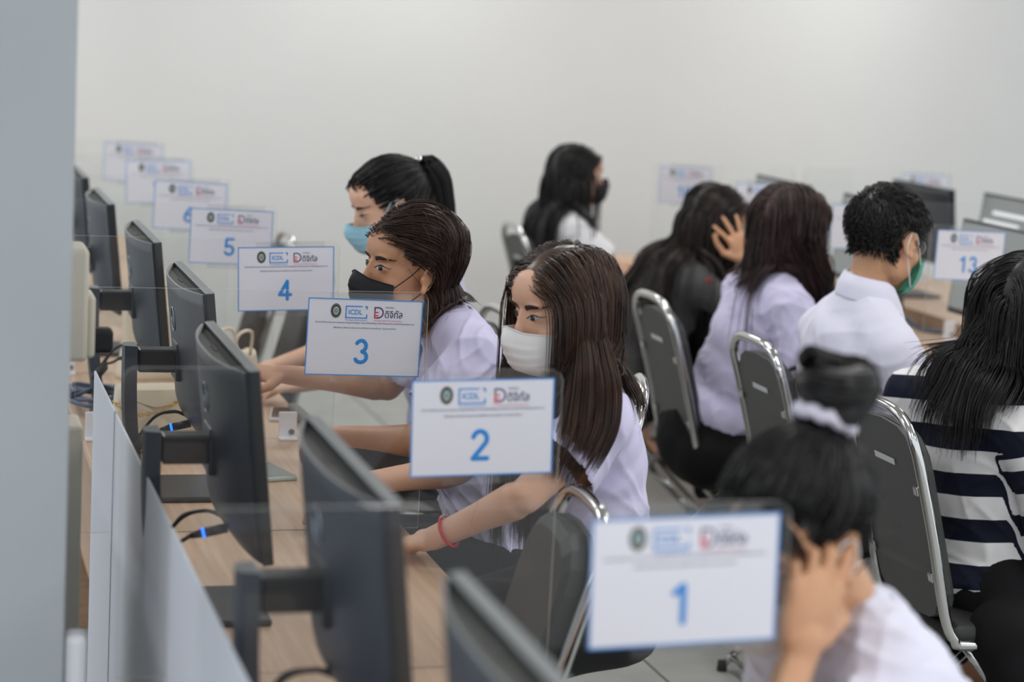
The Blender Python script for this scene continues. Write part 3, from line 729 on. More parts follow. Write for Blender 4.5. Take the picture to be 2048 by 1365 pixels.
def hand_prims(W, d, n, side, curl, spread=.10, k=1.0, thumb=.6, lens=(.070, .078, .073, .057), thumb_len=1.0):
    """W wrist, d towards the fingers, n out of the palm, side=+1 thumb along d x n"""
    d = unit(d); n = unit(n-d*np.dot(n, d)); t = np.cross(d, n)*side; P = []
    if np.isscalar(curl): curl = [curl]*4
    P.append(ellip(W+d*.048*k, V3(.041, .052, .0155)*k, np.stack([t, d, n], 1)))
    P.append(capsule(W+d*-.01*k, W+d*.02*k, .022*k, .024*k))
    for i in range(4):
        off = (.030-.0205*i)*k; kn = W+d*(.086-.004*abs(i-1.2)-.004*(i == 3))*k+t*off
        P.append(capsule(W+d*.018*k+t*off*.6, kn, .0125*k, .0105*k))
        cj = curl[i] if isinstance(curl[i], (tuple, list)) else (curl[i]*.9, curl[i]*1.1, curl[i]*1.1); a = 0; p = kn; L = lens[i]*k; r = (.0092-.0006*i)*k if i != 1 else .0092*k
        base = unit(d+t*spread*(1.5-i))
        for j, fr in enumerate((.45, .31, .24)):
            a += cj[j]; q = p+(base*math.cos(a)+n*math.sin(a))*L*fr
            P.append(capsule(p, q, r*(1-.08*j), r*(.92-.08*j))); p = q
    b = W+d*.022*k+t*.022*k; m = b+unit(d*.62+t*.78+n*.25)*.042*k*thumb_len
    e = m+unit(d*(.95-thumb*.3)+t*.35*(1-thumb)+n*thumb*.7-t*thumb*.15)*.034*k*thumb_len; f = e+unit(d*(1-thumb*.3)-t*.25*thumb+n*thumb*.6)*.027*k*thumb_len
    P += [capsule(b, m, .0155*k, .0125*k), capsule(m, e, .0115*k, .0100*k), capsule(e, f, .0098*k, .0080*k)]
    return P
def frame(up, right): up = unit(up); x = unit(right-up*np.dot(right, up)); return np.stack([x, np.cross(up, x), up], 1)   # right, forward, up
class Body:
    """joints in world space: H hips, N neck base, SL/SR shoulders, EL/ER elbows, WL/WR wrists, KL/KR knees, AL/AR ankles"""
    def __init__(s, **k): s.__dict__.update({a: (np.asarray(b, float) if isinstance(b, (tuple, list)) else b) for a, b in k.items()})
    def finish(s):
        s.T = frame(s.N-s.H, s.SR-s.SL); s.fw = s.T[:, 1]; return s
def torso_prims(b, g=0.0, g2=None, female=True):
    """g inflates (clothing)"""
    T = b.T; up = T[:, 2]; f = T[:, 1]; L = np.linalg.norm(b.N-b.H); P = []
    def e(t, r, fo=0, R=None): P.append(ellip(b.H+up*L*t+f*fo, np.asarray(r)+g, T if R is None else R))
    e(*((.02, (.150, .112, .10)) if g <= 0 else (getattr(b, 'hem', .07), (.160, .124, .085)))); e(.25, (.135, .098, .14)); e(.48, (.138, .10, .14)); e(.68, (.150, .108, .13), .004); e(.84, (.135, .085, .085), -.008); e(.78, (.165, .088, .085), -.006)
    if female: e(.64, (.118, .05, .06), .072)
    if g > 0: P.append(capsule(b.SL+(b.N-b.SL)*.15, b.SR+(b.N-b.SR)*.15, .056+g, .056+g)); P.append(capsule(b.SL+(b.N-b.SL)*.5-up*.0, b.SR+(b.N-b.SR)*.5, .058+g, .058+g))
    for S in (b.SL, b.SR):
        P.append(capsule(b.H+up*L*.80+(S-b.N)*.35, S, .07+g, .052+g)); P.append(capsule(b.N+up*.01, S+(b.N-S)*.1+V3(0, 0, .004), .046+g*.8, .044+g))
    return P
def limb(a, m, z, r, bulge=.0):
    """two-bone limb with tapering radii r=(shoulder, before joint, joint, after joint, end)"""
    P = [capsule(a, m, r[0], r[2]), capsule(a+(m-a)*.1, a+(m-a)*.75, r[0]*.98, r[1]), capsule(m, z, r[2], r[4]), capsule(m+(z-m)*.12, m+(z-m)*.65, r[3], r[4]*1.08)]
    return P
def person(loc, label, b, h, skin, vox=.006, hands=None, ear=True, female=True, legs=True):
    P = head_prims(h, ear)
    nb = h.w((0, -.022, -.055)); P += [capsule(b.N-b.T[:, 2]*.03, nb, .056, .050), capsule(b.N, h.w((0, -.03, -.02)), .052, .050)]
    P += torso_prims(b, -.006, female=female)
    ar = (.046, .037, .034, .037, .0235) if female else (.052, .042, .038, .041, .027)
    P += limb(b.SL, b.EL, b.WL, ar) + limb(b.SR, b.ER, b.WR, ar)
    if legs:
        for hip, kn, an in ((-1, b.KL, b.AL), (1, b.KR, b.AR)):
            P += limb(b.H+b.T[:, 0]*hip*.09, kn, an, (.085, .062, .055, .055, .036))
            P.append(capsule(an, an+unit((kn-b.H)*V3(1, 1, 0))*.12-V3(0, 0, an[2]-.035), .035, .028))
    for q in (hands or []): P += q
    me = melt('body', P, vox, skin, 3, .45); lo = V3(*loc, 0)
    bvh_co = get_co(me); bv = BVHTree.FromPolygons([Vector(c) for c in bvh_co], [tuple(p.vertices) for p in me.polygons])
    set_co(me, bvh_co-lo); smooth(me)
    o = link('person', me, None, tuple(lo)); tag(o, label, 'person')
    o_ = dict(o=o, lo=lo, b=b, h=h, bv=bv)
    return o_
def add(p, name, me, parent=None):
    """mesh given in world space becomes a child of the person"""
    set_co(me, get_co(me)-p['lo']); return link(name, me, parent or p['o'])
def addnp(p, name, V, F, m, parent=None, mi=None, sm=True): return link(name, mesh_np(name, np.asarray(V)-p['lo'], F, m, sm, mi), parent or p['o'])

def eyes(p, gaze=(0, 0), openness=1.0, sides=(-1, 1), brow=True, thick=1.0):
    h, bv = p['h'], p['bv']; dr = Vector(h.d((0, -1, 0)))
    def cast(x, z, off=.0006):
        o = h.w((x, .2, z)); hit = bv.ray_cast(Vector(o), dr, .4)
        q = np.array(hit[0]) if hit[0] is not None else h.w((x, .07, z))
        return q+h.d((0, 1, 0))*off
    for s in sides:
        cx, cz = s*.0315, .0035; a, bb = .0155, .0062*openness; V = []; F = []; mi = []; nu, nv = 30, 14
        def up_(u): return bb*(1-abs(u)**2.3)*1.05+.0012*u*s
        def dn_(u): return -bb*.72*(1-abs(u)**2.2)+.0012*u*s
        for j in range(nv+1):
            for i in range(nu+1):
                u = 2*i/nu-1; z = dn_(u)+(up_(u)-dn_(u))*j/nv; V.append(cast(cx+a*u, cz+z, .0009))
        ix, iz = cx+gaze[0]*.006, cz+.0006+gaze[1]*.004
        for j in range(nv):
            for i in range(nu):
                u = 2*(i+.5)/nu-1; z = dn_(u)+(up_(u)-dn_(u))*(j+.5)/nv; x = cx+a*u; r = math.hypot(x-ix, cz+z-iz)
                F.append((j*(nu+1)+i, j*(nu+1)+i+1, (j+1)*(nu+1)+i+1, (j+1)*(nu+1)+i)); mi.append(2 if r < .0028 else 1 if r < .0070 else 0)
        ey = addnp(p, 'eye', V, F, [E_WHITE, E_IRIS, E_LASH], None, mi)
        V = []; F = []
        for i in range(25):
            u = -1.06+2.12*i/24; uu = max(-1, min(1, u)); z = up_(uu); th = .0017*(1-.5*abs(uu))
            V += [cast(cx+a*u, cz+z-.0004, .0012), cast(cx+a*u, cz+z+th, .0020), cast(cx+a*u, cz+z+th*.4, .0040)]
        for i in range(24):
            for q in ((0, 1), (1, 2), (2, 0)): F.append((i*3+q[0], i*3+q[1], i*3+3+q[1], i*3+3+q[0]))
        addnp(p, 'eyelashes', V, F, E_LASH, ey)
        if brow:
            V = []; F = []
            for i in range(17):
                t = i/16; x = s*(.0135+.038*t); z = .0215+.0075*math.sin(t*2.2)-.004*t; th = thick*.0042*(1-t)**.40*(.95+.35*t) + .0005
                V += [cast(x, z-th, .0005), cast(x, z, .0018), cast(x, z+th, .0005)]
            for i in range(16):
                for q in (0, 1): F.append((i*3+q, i*3+q+1, i*3+4+q, i*3+3+q))
            addnp(p, 'eyebrow', V, F, E_BROW)
def mask(p, m, drop=0.0, loops=(-1, 1), loop_mat=None, tip=.0):
    """pleated face mask following the lower face, with ear loops"""
    h = p['h']; nu, nv = 44, 26; V = []
    for j in range(nv+1):
        v = j/nv
        for i in range(nu+1):
            u = 2*i/nu-1; az = u*1.22; half = 1-.10*abs(u)**3
            z = (-.012-drop+.006*(1-abs(u)*2.2 if abs(u) < .45 else 0)) - v*(.104-.018*abs(u)**2)-.016*abs(u)**1.5*(1-v)
            zz = (z+.045)/.092; k = math.sqrt(max(.12, 1-zz*zz))
            y = .026+(.0975*k)*math.cos(az)**.9; x = .0735*k**.5*math.sin(az)
            nose = .010*math.exp(-(u/.16)**2)*math.exp(-((v-.22)/.22)**2); y += nose+.004*math.cos(u*1.5)
            pl = 0
            for c in (.28, .48, .68):
                if v > c: pl += .0022*math.exp(-(v-c)/.10)
            y += pl*(1-abs(u)**4)
            if v > .82: y -= .018*((v-.82)/.18)**1.5*(1-.3*abs(u))
            V.append(h.w((x, y, z)))
    F = [(j*(nu+1)+i, (j+1)*(nu+1)+i, (j+1)*(nu+1)+i+1, j*(nu+1)+i+1) for j in range(nv) for i in range(nu)]
    o = addnp(p, 'face_mask', V, F, m)
    # welt along the top edge
    top = [V[i]+h.d((0, .0012, 0)) for i in range(nu+1)]
    addnp(p, 'nose_seam', *tube_np(top, .0013, 6), m, o)
    for s in loops:
        i = 0 if s < 0 else nu
        a, b_ = h.l(V[i+2*(nu+1)]), h.l(V[i+(nv-3)*(nu+1)])
        pts = [a, (s*.0775, .028, -.004), (s*.081, .004, .019), (s*.084, -.017, .012), (s*.083, -.022, -.012), (s*.079, -.010, -.034), b_]
        addnp(p, 'ear_loop', *tube_np(h.w(bez(pts, 6)), .0014*h.k, 6), loop_mat or m, o)
    return o

# ---- hair: strands combed over the head and draped over head, neck, shoulders
def scalp_ok(q, front=.070, fy=.034, nape=-.058):
    """q local on the skull; hair grows above the hairline"""
    x, y, z = q[:, 0], q[:, 1], q[:, 2]
    line = np.where(y > .045, front-.012*np.abs(x)/.06, np.where(y > fy-.012, np.interp(y, [fy-.012, .05], [-.012, front-.012]), np.where(y > -.012, .018, nape)))
    return z > line
def colliders(p, tight=1.0, arms=True):
    h, b = p['h'], p['b']; E = []
    def e(c, r): E.append((h.w(c), h.R, np.asarray(r)*h.k))
    e(CRAN[0], CRAN[1]*1.03); e((0, .022, -.02), (.067, .068, .078)); e((0, .026, -.07), (.054, .056, .045)); e((0, .058, .045), (.060, .034, .046))
    Cs = [(b.N-b.T[:, 2]*.04, h.w((0, -.03, -.03)), .058)]
    T = b.T; L = np.linalg.norm(b.N-b.H)
    for t, r, fo in ((.25, (.150, .113, .15), 0), (.48, (.153, .115, .15), 0), (.68, (.165, .124, .14), .004), (.84, (.15, .10, .095), -.008), (.64, (.13, .066, .075), .072)):
        E.append((b.H+T[:, 2]*L*t+T[:, 1]*fo, T, V3(*r)))
    for S, El in ((b.SL, b.EL), (b.SR, b.ER)):
        Cs.append((b.N, S, .064))
        if arms: Cs.append((S, El, .066))
    return E, Cs
def strands(p, n, length, comb, r=.0011, steps=18, seed=1, thick=.016, part=0.0, grav=1.0, accept=None, jit=.05, arms=True, face=True, sides=3, hug=-.03, guard=.056, soft=1.0, lift=0.0, lens=(.85, 1.0), stop=None, stiff=.55, front=.070, fy=.034, nape=-.058):
    h = p['h']; R = np.random.default_rng(seed); c, rr = CRAN; roots = []
    while sum(len(x) for x in roots) < n:
        q = R.normal(size=(4000, 3)); q /= np.linalg.norm(q, axis=1)[:, None]; q = c+q*rr*1.0; q = q[scalp_ok(q, front, fy, nape)]
        if accept is not None: q = q[accept(q)]
        roots.append(q)
    L0 = np.vstack(roots)[:n]; nor = (L0-c)/rr**2; nor /= np.linalg.norm(nor, axis=1)[:, None]
    P = h.w(L0); off1 = R.uniform(.0, 1, n)[:, None]
    D0 = comb(L0, np.zeros(n), part); D0 -= nor*np.maximum(np.sum(D0*nor, 1), 0)[:, None]; D = h.d(nor*.04+D0); D /= np.linalg.norm(D, axis=1)[:, None]
    Ln = length(L0) if callable(length) else np.full(n, float(length)); Ln = Ln*R.uniform(lens[0], lens[1], n); st = (Ln/steps)[:, None]
    E, Cs = colliders(p, arms=arms); out = [P.copy()]; g = V3(0, 0, -1.); wav = h.d(R.normal(size=(n, 3)))
    for s in range(steps):
        gr = min(1, (s+1)/steps*2.2); off = .0035+off1*(.003+(thick-.003)*gr**soft); lp = h.l(P); off = off+lift*np.clip((lp[:, 2:3]-.02)/.08, 0, 1)*np.clip((.062-lp[:, 1:2])/.05, 0, 1); lay = off[:, 0]; cb = comb(lp, np.full(n, s/steps), part); cw = np.linalg.norm(cb, axis=1)[:, None]
        qn = (lp-c)/(rr*1.02+off/h.k); kk = np.linalg.norm(qn, axis=1); nn = qn/(rr*1.02); nn /= np.linalg.norm(nn, axis=1)[:, None]
        near = lp[:, 2] > hug; cb = cb-nn*np.maximum(np.sum(cb*nn, 1), 0)[:, None]*near[:, None]
        pull = np.where(near, np.clip((kk-1)*6, 0, 1.0), 0)
        cb = cb-nn*pull[:, None]*1.2
        tgt = h.d(cb)+g*grav*np.clip(1.25-cw, .05, 1)*min(1, .25+s*.25)+wav*jit
        sf = np.where(near, stiff, .30)[:, None]; D = D*sf+tgt*(1-sf); D /= np.linalg.norm(D, axis=1)[:, None]+1e-9
        Q = P+D*st
        for _ in range(2):
            for (ec, eR, er) in E:
                q = (Q-ec)@eR; e_ = er[None, :]+off; k = np.linalg.norm(q/e_, axis=1); i = k < 1
                if i.any(): q[i] = q[i]/np.maximum(k[i], .2)[:, None]; Q[i] = q[i]@eR.T+ec
            for a, b_, cr in Cs:
                ab = b_-a; t = np.clip(((Q-a)@ab)/ab.dot(ab), 0, 1); cl = a+t[:, None]*ab; v = Q-cl; dist = np.linalg.norm(v, axis=1); i = dist < cr+lay
                if i.any(): Q[i] = cl[i]+v[i]/dist[i, None]*(cr+lay[i])[:, None]
            if face:
                q = h.l(Q); i = (q[:, 1] > .045) & (np.abs(q[:, 0]) < guard-.002) & (q[:, 2] < .055) & (q[:, 2] > -.15)
                if i.any(): q[i, 0] = np.where(q[i, 0] >= part*.3, 1, -1)*guard; Q[i] = h.w(q[i])
        if stop is not None:
            t_ = h.w(stop); v = Q-t_; dist = np.linalg.norm(v, axis=1); i = dist < .012; Q[i] = P[i]
        D = Q-P; D /= np.linalg.norm(D, axis=1)[:, None]+1e-9
        P = Q; out.append(P.copy())
    A = np.stack(out, 1)      # n, steps+1, 3
    return tubes_from(A, r, sides, R)
def tubes_from(A, r, sides=3, R=None):
    n, m, _ = A.shape; T = np.gradient(A, axis=1); T /= np.linalg.norm(T, axis=2)[..., None]+1e-9
    ref = np.where(np.abs(T[:, :1, 2:3]) < .9, V3(0, 0, 1.), V3(1., 0, 0)); a = np.cross(T, np.broadcast_to(ref, T.shape)); a /= np.linalg.norm(a, axis=2)[..., None]+1e-9; b = np.cross(T, a)
    rad = r*np.interp(np.linspace(0, 1, m), [0, .1, .75, 1], [.8, 1, .9, .25])[None, :, None]
    if R is not None: rad = rad*R.uniform(.7, 1.25, (n, 1, 1))
    V = np.stack([A+rad*(math.cos(2*PI*j/sides)*a+math.sin(2*PI*j/sides)*b) for j in range(sides)], 2).reshape(-1, 3)
    base = (np.arange(n)[:, None, None]*m+np.arange(m-1)[None, :, None])*sides; j = np.arange(sides)[None, None, :]; jn = (j+1) % sides
    F = np.stack([base+j, base+jn, base+sides+jn, base+sides+j], -1).reshape(-1, 4)
    return V, F
def quads_mesh(name, V, F, m):
    me = bpy.data.meshes.new(name); nf = len(F); me.vertices.add(len(V)); me.vertices.foreach_set('co', np.ascontiguousarray(V, dtype=np.float32).ravel())
    me.loops.add(nf*4); me.loops.foreach_set('vertex_index', np.ascontiguousarray(F, dtype=np.int32).ravel())
    me.polygons.add(nf); me.polygons.foreach_set('loop_start', np.arange(0, nf*4, 4, dtype=np.int32)); me.polygons.foreach_set('loop_total', np.full(nf, 4, dtype=np.int32))
    me.polygons.foreach_set('use_smooth', np.ones(nf, dtype=bool)); me.materials.append(m); me.update(calc_edges=True); return me
def scalp_cap(p, k=1.035, front=.070, fy=.034, nape=-.058):
    c, r = CRAN; nu, nv = 60, 40; V = []; F = []; keep = []
    for j in range(nv+1):
        for i in range(nu):
            th = PI*j/nv; ph = 2*PI*i/nu; V.append(c+r*k*V3(math.sin(th)*math.cos(ph), math.sin(th)*math.sin(ph), math.cos(th)))
    V = np.array(V); ok = scalp_ok(V, front, fy, nape)
    for j in range(nv):
        for i in range(nu):
            f = (j*nu+i, (j+1)*nu+i, (j+1)*nu+(i+1) % nu, j*nu+(i+1) % nu)
            if all(ok[q] for q in f): F.append(f)
    return p['h'].w(V), np.array(F)
def hair(p, m, sets, cap=1.035, **kw):
    parts = [scalp_cap(p, cap, **kw)] + sets; V = []; F = []; o = 0
    for v, f in parts: V.append(v); F.append(np.asarray(f)+o); o += len(v)
    return link('hair', quads_mesh('hair', np.vstack(V)-p['lo'], np.vstack(F), m), p['o'])
def comb_down(back=.35, lat=.9):
    def f(q, t, part):
        s = np.where(q[:, 0] >= part, 1., -1.); z = q[:, 2]; k = np.clip((z-.02)/.06, 0, 1)*np.where(t < .45, 1, .0)
        d = np.stack([s*lat*k, -back*k*np.ones_like(s), -.25*k], 1); return d
    return f
def comb_tie(tie, w_=1.2):
    tie = np.asarray(tie, float)
    def f(q, t, part):
        v = tie-q; n_ = (q-CRAN[0])/CRAN[1]**2; n_ /= np.linalg.norm(n_, axis=1)[:, None]; dist = np.linalg.norm(v, axis=1)[:, None]
        v = v-n_*np.sum(v*n_, 1)[:, None]*.8; return v/(np.linalg.norm(v, axis=1)[:, None]+1e-6)*w_
    return f
def bundle(p, path, r0, n, seed, radii=None, r=.0016, steps=20, local=True, curl=0, ragged=0):
    """a tied lock: strands running along a path with a varying radius"""
    R = np.random.default_rng(seed); C_ = bez(path, 8); C_ = p['h'].w(C_) if local else C_; u = np.linspace(0, 1, len(C_)); s = np.linspace(0, 1, steps+1)
    C_ = np.stack([np.interp(s, u, C_[:, i]) for i in range(3)], 1); T = np.gradient(C_, axis=0); T /= np.linalg.norm(T, axis=1)[:, None]; a = np.cross(T, V3(.3, .9, .2)); a /= np.linalg.norm(a, axis=1)[:, None]; b = np.cross(T, a)
    rad = np.interp(s, np.linspace(0, 1, len(radii)), radii) if radii else np.full(steps+1, r0)
    th = R.uniform(0, 2*PI, n); q = np.sqrt(R.uniform(0.1, 1, n)); A = []; fr_ = 1-ragged*R.random(n)
    for k in range(steps+1):
        sk = s[k]*fr_; ip = lambda M: np.stack([np.interp(sk, s, M[:, i]) for i in range(3)], 1); rk = np.interp(sk, s, rad)
        tt = th+curl*sk; A.append(ip(C_)+(q*rk*np.cos(tt))[:, None]*ip(a)+(q*rk*np.sin(tt))[:, None]*ip(b))
    return tubes_from(np.stack(A, 1), r, 3, R)

# ---- clothes
def shirt(p, m, vox=.007, sleeve='short', amp=.006, seed=3, cuff=.62, g=.014, flare=.080, rise=.0, sm=18, female=True, fall=.0, extra=None, name='shirt', sw=1.0, freq=78):
    b = p['b']; P = torso_prims(b, g, female=female); cuts = []
    P.append(capsule(b.N-b.T[:, 2]*.02, b.N+b.T[:, 2]*(.012+rise), .066+rise*.4, .062))
    for S, El, Wr in ((b.SL, b.EL, b.WL), (b.SR, b.ER, b.WR)):
        if sleeve == 'short':
            e = S+(El-S)*cuff; P.append(capsule(S, e-unit(El-S)*.03, .064*sw, .070*sw)); V, F = tube_np([S+(El-S)*.15, e], [.062*sw, flare*sw], 24); V += V3(0, 0, -.004); P.append((V, F)); cuts.append((e, unit(El-S)))
        else:
            e = El+(Wr-El)*.96; P += [capsule(S, El, .064*sw, .056*sw), capsule(El, e, .055*sw, .034*sw)]; cuts.append((e+unit(Wr-El)*.03, unit(Wr-El)))
    if extra: P += extra
    me = melt(name, P, vox, m, sm, .6); crease(me, amp, freq, seed)
    if sleeve == 'short':      # open the cuffs
        bm = bmesh.new(); bm.from_mesh(me); dead = []
        for f in bm.faces:
            c = np.array(f.calc_center_median())
            for e, ax in cuts:
                if abs((c-e)@ax) < .012 and np.linalg.norm(c-e) < .105 and np.array(f.normal)@ax > .55: dead.append(f); break
        bmesh.ops.delete(bm, geom=dead, context='FACES'); bm.to_mesh(me); bm.free()
    smooth(me)
    return add(p, name, me)
def collar(p, m, parent, gap=.55, stand=.028, fold=.042, lap=.05, rad=.060, tiltf=.25, name='collar', rise=.0):
    """shirt collar: stand and fold-over with two points in front"""
    b = p['b']; T = b.T; c = b.N+T[:, 2]*(.006+rise)+T[:, 1]*(.004+rise*.3); n = 48; V = []; F = []
    for i in range(n+1):
        a = PI/2+gap/2+(2*PI-gap)*i/n; fr = abs(2*i/n-1)        # 0 at the nape, 1 at the front points
        d = T[:, 0]*math.cos(a)+T[:, 1]*math.sin(a); ls = T[:, 2]-T[:, 1]*tiltf*.5; sg = math.sin(a)
        base = c+d*rad-T[:, 2]*(.035*max(0, sg)**2)
        top = base+ls*(stand*(1-.45*fr**3))-d*.004
        out = top+d*.010-T[:, 2]*.004
        low = base+d*(.022+.010*fr**2)-T[:, 2]*(fold*.35+lap*fr**4*.9)+T[:, 0]*math.copysign(.018, math.cos(a))*fr**6+T[:, 1]*.020*fr**4
        V += [base, top, out, (out+low)/2+d*.004, low]
    for i in range(n):
        for k in range(4): F.append((i*5+k, i*5+k+1, i*5+6+k, i*5+5+k))
    return addnp(p, name, V, F, m, parent)
def bottoms(p, m, kind='skirt', vox=.012, name='skirt', seed=5, k=1.0, extra=()):
    b = p['b']; T = b.T; P = [ellip(b.H+T[:, 2]*.0, np.array((.160, .125, .12))*k, T)]
    for s, K, A in ((-1, b.KL, b.AL), (1, b.KR, b.AR)):
        hp = b.H+T[:, 0]*s*.09; P.append(capsule(hp, K, .105*k, .078*k))
        if kind == 'trousers': P.append(capsule(K, A+V3(0, 0, .05), .07, .055))
    P += list(extra)
    if kind == 'skirt':
        P.append(ellip((b.H+(b.KL+b.KR)/2)/2, (.17, .24, .09), frame(V3(0, 0, 1), T[:, 0]))); P.append(capsule(b.KL, b.KL-V3(0, 0, .12), .085, .09)); P.append(capsule(b.KR, b.KR-V3(0, 0, .12), .085, .09)); P.append(capsule(b.KL, b.KR, .08, .08))
    me = melt(name, P, vox, m, 4); crease(me, .006, 26, seed); return add(p, name, me)
def shoes(p):
    b = p['b']; f = unit(((b.KL+b.KR)/2-b.H)*V3(1, 1, 0))
    for A in (b.AL, b.AR):
        a0 = V3(A[0], A[1], 0); me = melt('shoe', [capsule(a0+V3(0, 0, .045)-f*.02, a0+f*.16+V3(0, 0, .036), .044, .036), capsule(a0+V3(0, 0, .025)-f*.03, a0+f*.14+V3(0, 0, .02), .03, .024)], .012, M_SHOE, 2); add(p, 'shoe', me)
def seated(hx, hy, yaw, lean=.1, hip=.52, torso=.50, sw=.172, twist=0, **kw):
    """seated joints; yaw = facing direction"""
    f = V3(math.cos(yaw), math.sin(yaw), 0); r = V3(math.sin(yaw), -math.cos(yaw), 0); H = V3(hx, hy, hip)
    N = kw['N'] if 'N' in kw else H+f*torso*math.sin(lean)+V3(0, 0, torso*math.cos(lean)); N = np.asarray(N, float)
    rt = unit(r*math.cos(twist)+f*math.sin(twist)); up = unit(N-H)
    S0 = N-up*.045
    b = dict(H=H, N=N, SL=S0-rt*sw, SR=S0+rt*sw, KL=H+f*.40-r*.10+V3(0, 0, .02), KR=H+f*.40+r*.10+V3(0, 0, .02))
    b['AL'] = V3(*(b['KL']+f*.02)[:2], .09); b['AR'] = V3(*(b['KR']+f*.02)[:2], .09)
    for k in kw:
        if k != 'N': b[k] = np.asarray(kw[k], float)
    return Body(**b).finish()
def both(b, d_l, n_l, c_l, d_r, n_r, c_r, k=.95, tl=.5, tr=.5, spread=.08):
    return [hand_prims(b.WL, V3(*d_l), V3(*n_l), -1, c_l, spread, k, tl), hand_prims(b.WR, V3(*d_r), V3(*n_r), 1, c_r, spread, k, tr)]

# --- woman with the white mask, beside sign 2
b = seated(1.345, 3.88, PI, hip=.64, KL=(1.02, 3.79, .565), KR=(1.02, 3.97, .565), N=(1.285, 3.885, 1.085), sw=.165, SL=(1.275, 3.722, 1.048), SR=(1.285, 4.048, 1.05), EL=(1.117, 3.675, .915), WL=(.985, 3.845, .792), ER=(1.10, 4.13, .865), WR=(.905, 4.10, .845))
h = Head((1.222, 3.85, 1.246), PI+.25, .20, .0, 1.03)
P2 = person((1.37, 3.88), 'seated woman with long dark brown hair, white face mask and a red bracelet', b, h, S_LIGHT, .0042, both(b, (-.62, .45, -.25), (0, 0, -1), .38, (-1, .1, -.35), (0, 0, -1), .3))
eyes(P2, (.25, -.25), .95, thick=1.15); mask(P2, K_WHITE)
sh = shirt(P2, C_LAV, .0055, amp=.006, seed=11, cuff=.56, flare=.090); collar(P2, C_LAV, sh)
bottoms(P2, C_BLACK); shoes(P2)
def len2(q): return np.where((q[:, 1] < -.035) | ((q[:, 0] > 0) & (q[:, 1] < .0)), .27, .55)+.05*np.clip(q[:, 2]/.1, 0, 1)
def comb2(q, t, part):
    d = comb_down(.10, .8)(q, t, part); z = q[:, 2]; d[:, 1] += np.where((z < -.06) & (z > -.24) & (q[:, 1] < .07), .55, 0); return d
hair(P2, H_BROWN, [strands(P2, 4600, len2, comb2, .00088, 22, 21, .030, -.004, hug=.05, guard=.050, jit=.012, front=.062), bundle(P2, [h.w((-.078, .012, .05)), h.w((-.086, .008, -.04)), (1.232, 3.705, 1.13), (1.212, 3.668, 1.05), (1.185, 3.648, .995), (1.168, 3.640, .945)], .03, 1000, 25, [.010, .020, .034, .040, .040, .034], .0008, 22, local=False, ragged=.4),
    bundle(P2, [h.w((-.082, -.018, .04)), h.w((-.088, -.022, -.05)), (1.268, 3.690, 1.125), (1.252, 3.652, 1.06), (1.226, 3.632, 1.01), (1.205, 3.628, .970)], .03, 900, 26, [.008, .018, .030, .034, .032, .026], .0008, 22, local=False, ragged=.45),
    strands(P2, 26, .50, comb2, .00045, 20, 22, .040, -.004, hug=.05, guard=.05, jit=.14, accept=lambda q: (q[:, 1] > -.03) & (q[:, 0] < .03))])
wr = P2['b'].WL; ax = unit(P2['b'].EL-wr); cB = wr+ax*.045; fr = frame(ax, V3(0, 0, 1))
ring = [cB+fr[:, 0]*.031*math.cos(a)+fr[:, 1]*.031*math.sin(a)+ax*.006*math.sin(a) for a in np.linspace(.4, 2*PI-.9, 30)]
br = addnp(P2, 'bracelet', *tube_np(ring, .0033, 8), M_REDB)
ring = [cB+fr[:, 0]*.0315*math.cos(a)+fr[:, 1]*.0315*math.sin(a)+ax*.008*math.sin(a) for a in np.linspace(-.95, .45, 13)]
addnp(P2, 'bracelet_chain', *join_np([ellip(q, (.003, .0024, .0024)) for q in ring]), M_ROSE, br)

# --- woman with the black mask
b = seated(1.36, 4.64, PI, N=(1.200, 4.62, 1.093), sw=.17, SL=(1.215, 4.455, 1.055), SR=(1.205, 4.79, 1.055), EL=(1.085, 4.40, .870), WL=(.945, 4.56, .850), ER=(1.12, 4.88, .905), WR=(.875, 4.90, .930))
h = Head((1.085, 4.595, 1.230), PI+.27, -.03, .05, 1.04)
P3 = person((1.36, 4.64), 'seated woman with a short brown bob, bare ear and black face mask', b, h, S_TAN, .0042, both(b, (-.7, .6, -.25), (0, .1, -1), .7, (-1, .05, .05), (0, .3, -1), .45))
eyes(P3, (-.2, .0), 1.0); mask(P3, K_BLACK)
sh = shirt(P3, C_LAV, .0055, amp=.007, seed=14, cuff=.66); collar(P3, C_LAV, sh, lap=.085, fold=.05)
for t in (.62, .40, .18):
    q = P3['b'].H+(P3['b'].N-P3['b'].H)*t+P3['b'].T[:, 1]*(.142 if t > .5 else .125); addnp(P3, 'button', *ellip(q, (.004, .006, .006), P3['b'].T), M_SILVER, sh)
bottoms(P3, C_BLACK); shoes(P3)
def comb3(q, t, part):
    s = np.where(q[:, 0] >= part, 1., -1.); k = np.clip((q[:, 2]+.005)/.06, 0, 1); early = np.where(t < .72, 1, 0)
    side = np.where(q[:, 0] < part, 1., .6)
    return np.stack([s*.75*k*np.where(t < .35, 1, .2), -1.0*np.clip((q[:, 1]+.055)/.05, 0, 1)*early*side, -.55*(1-k)-.2], 1)
hair(P3, H_DKBR, [strands(P3, 3600, lambda q: .065+.15*np.clip((q[:, 2]+.06)/.17, 0, 1), comb3, .00095, 20, 31, .020, .018, front=.060, lift=.020, accept=lambda q: ~((np.abs(q[:, 0]) > .045) & (q[:, 1] > -.032) & (q[:, 2] < .034)), arms=False, jit=.015), strands(P3, 50, .20, comb3, .0005, 16, 33, .03, .018, jit=.25)], fy=.02, front=.060)

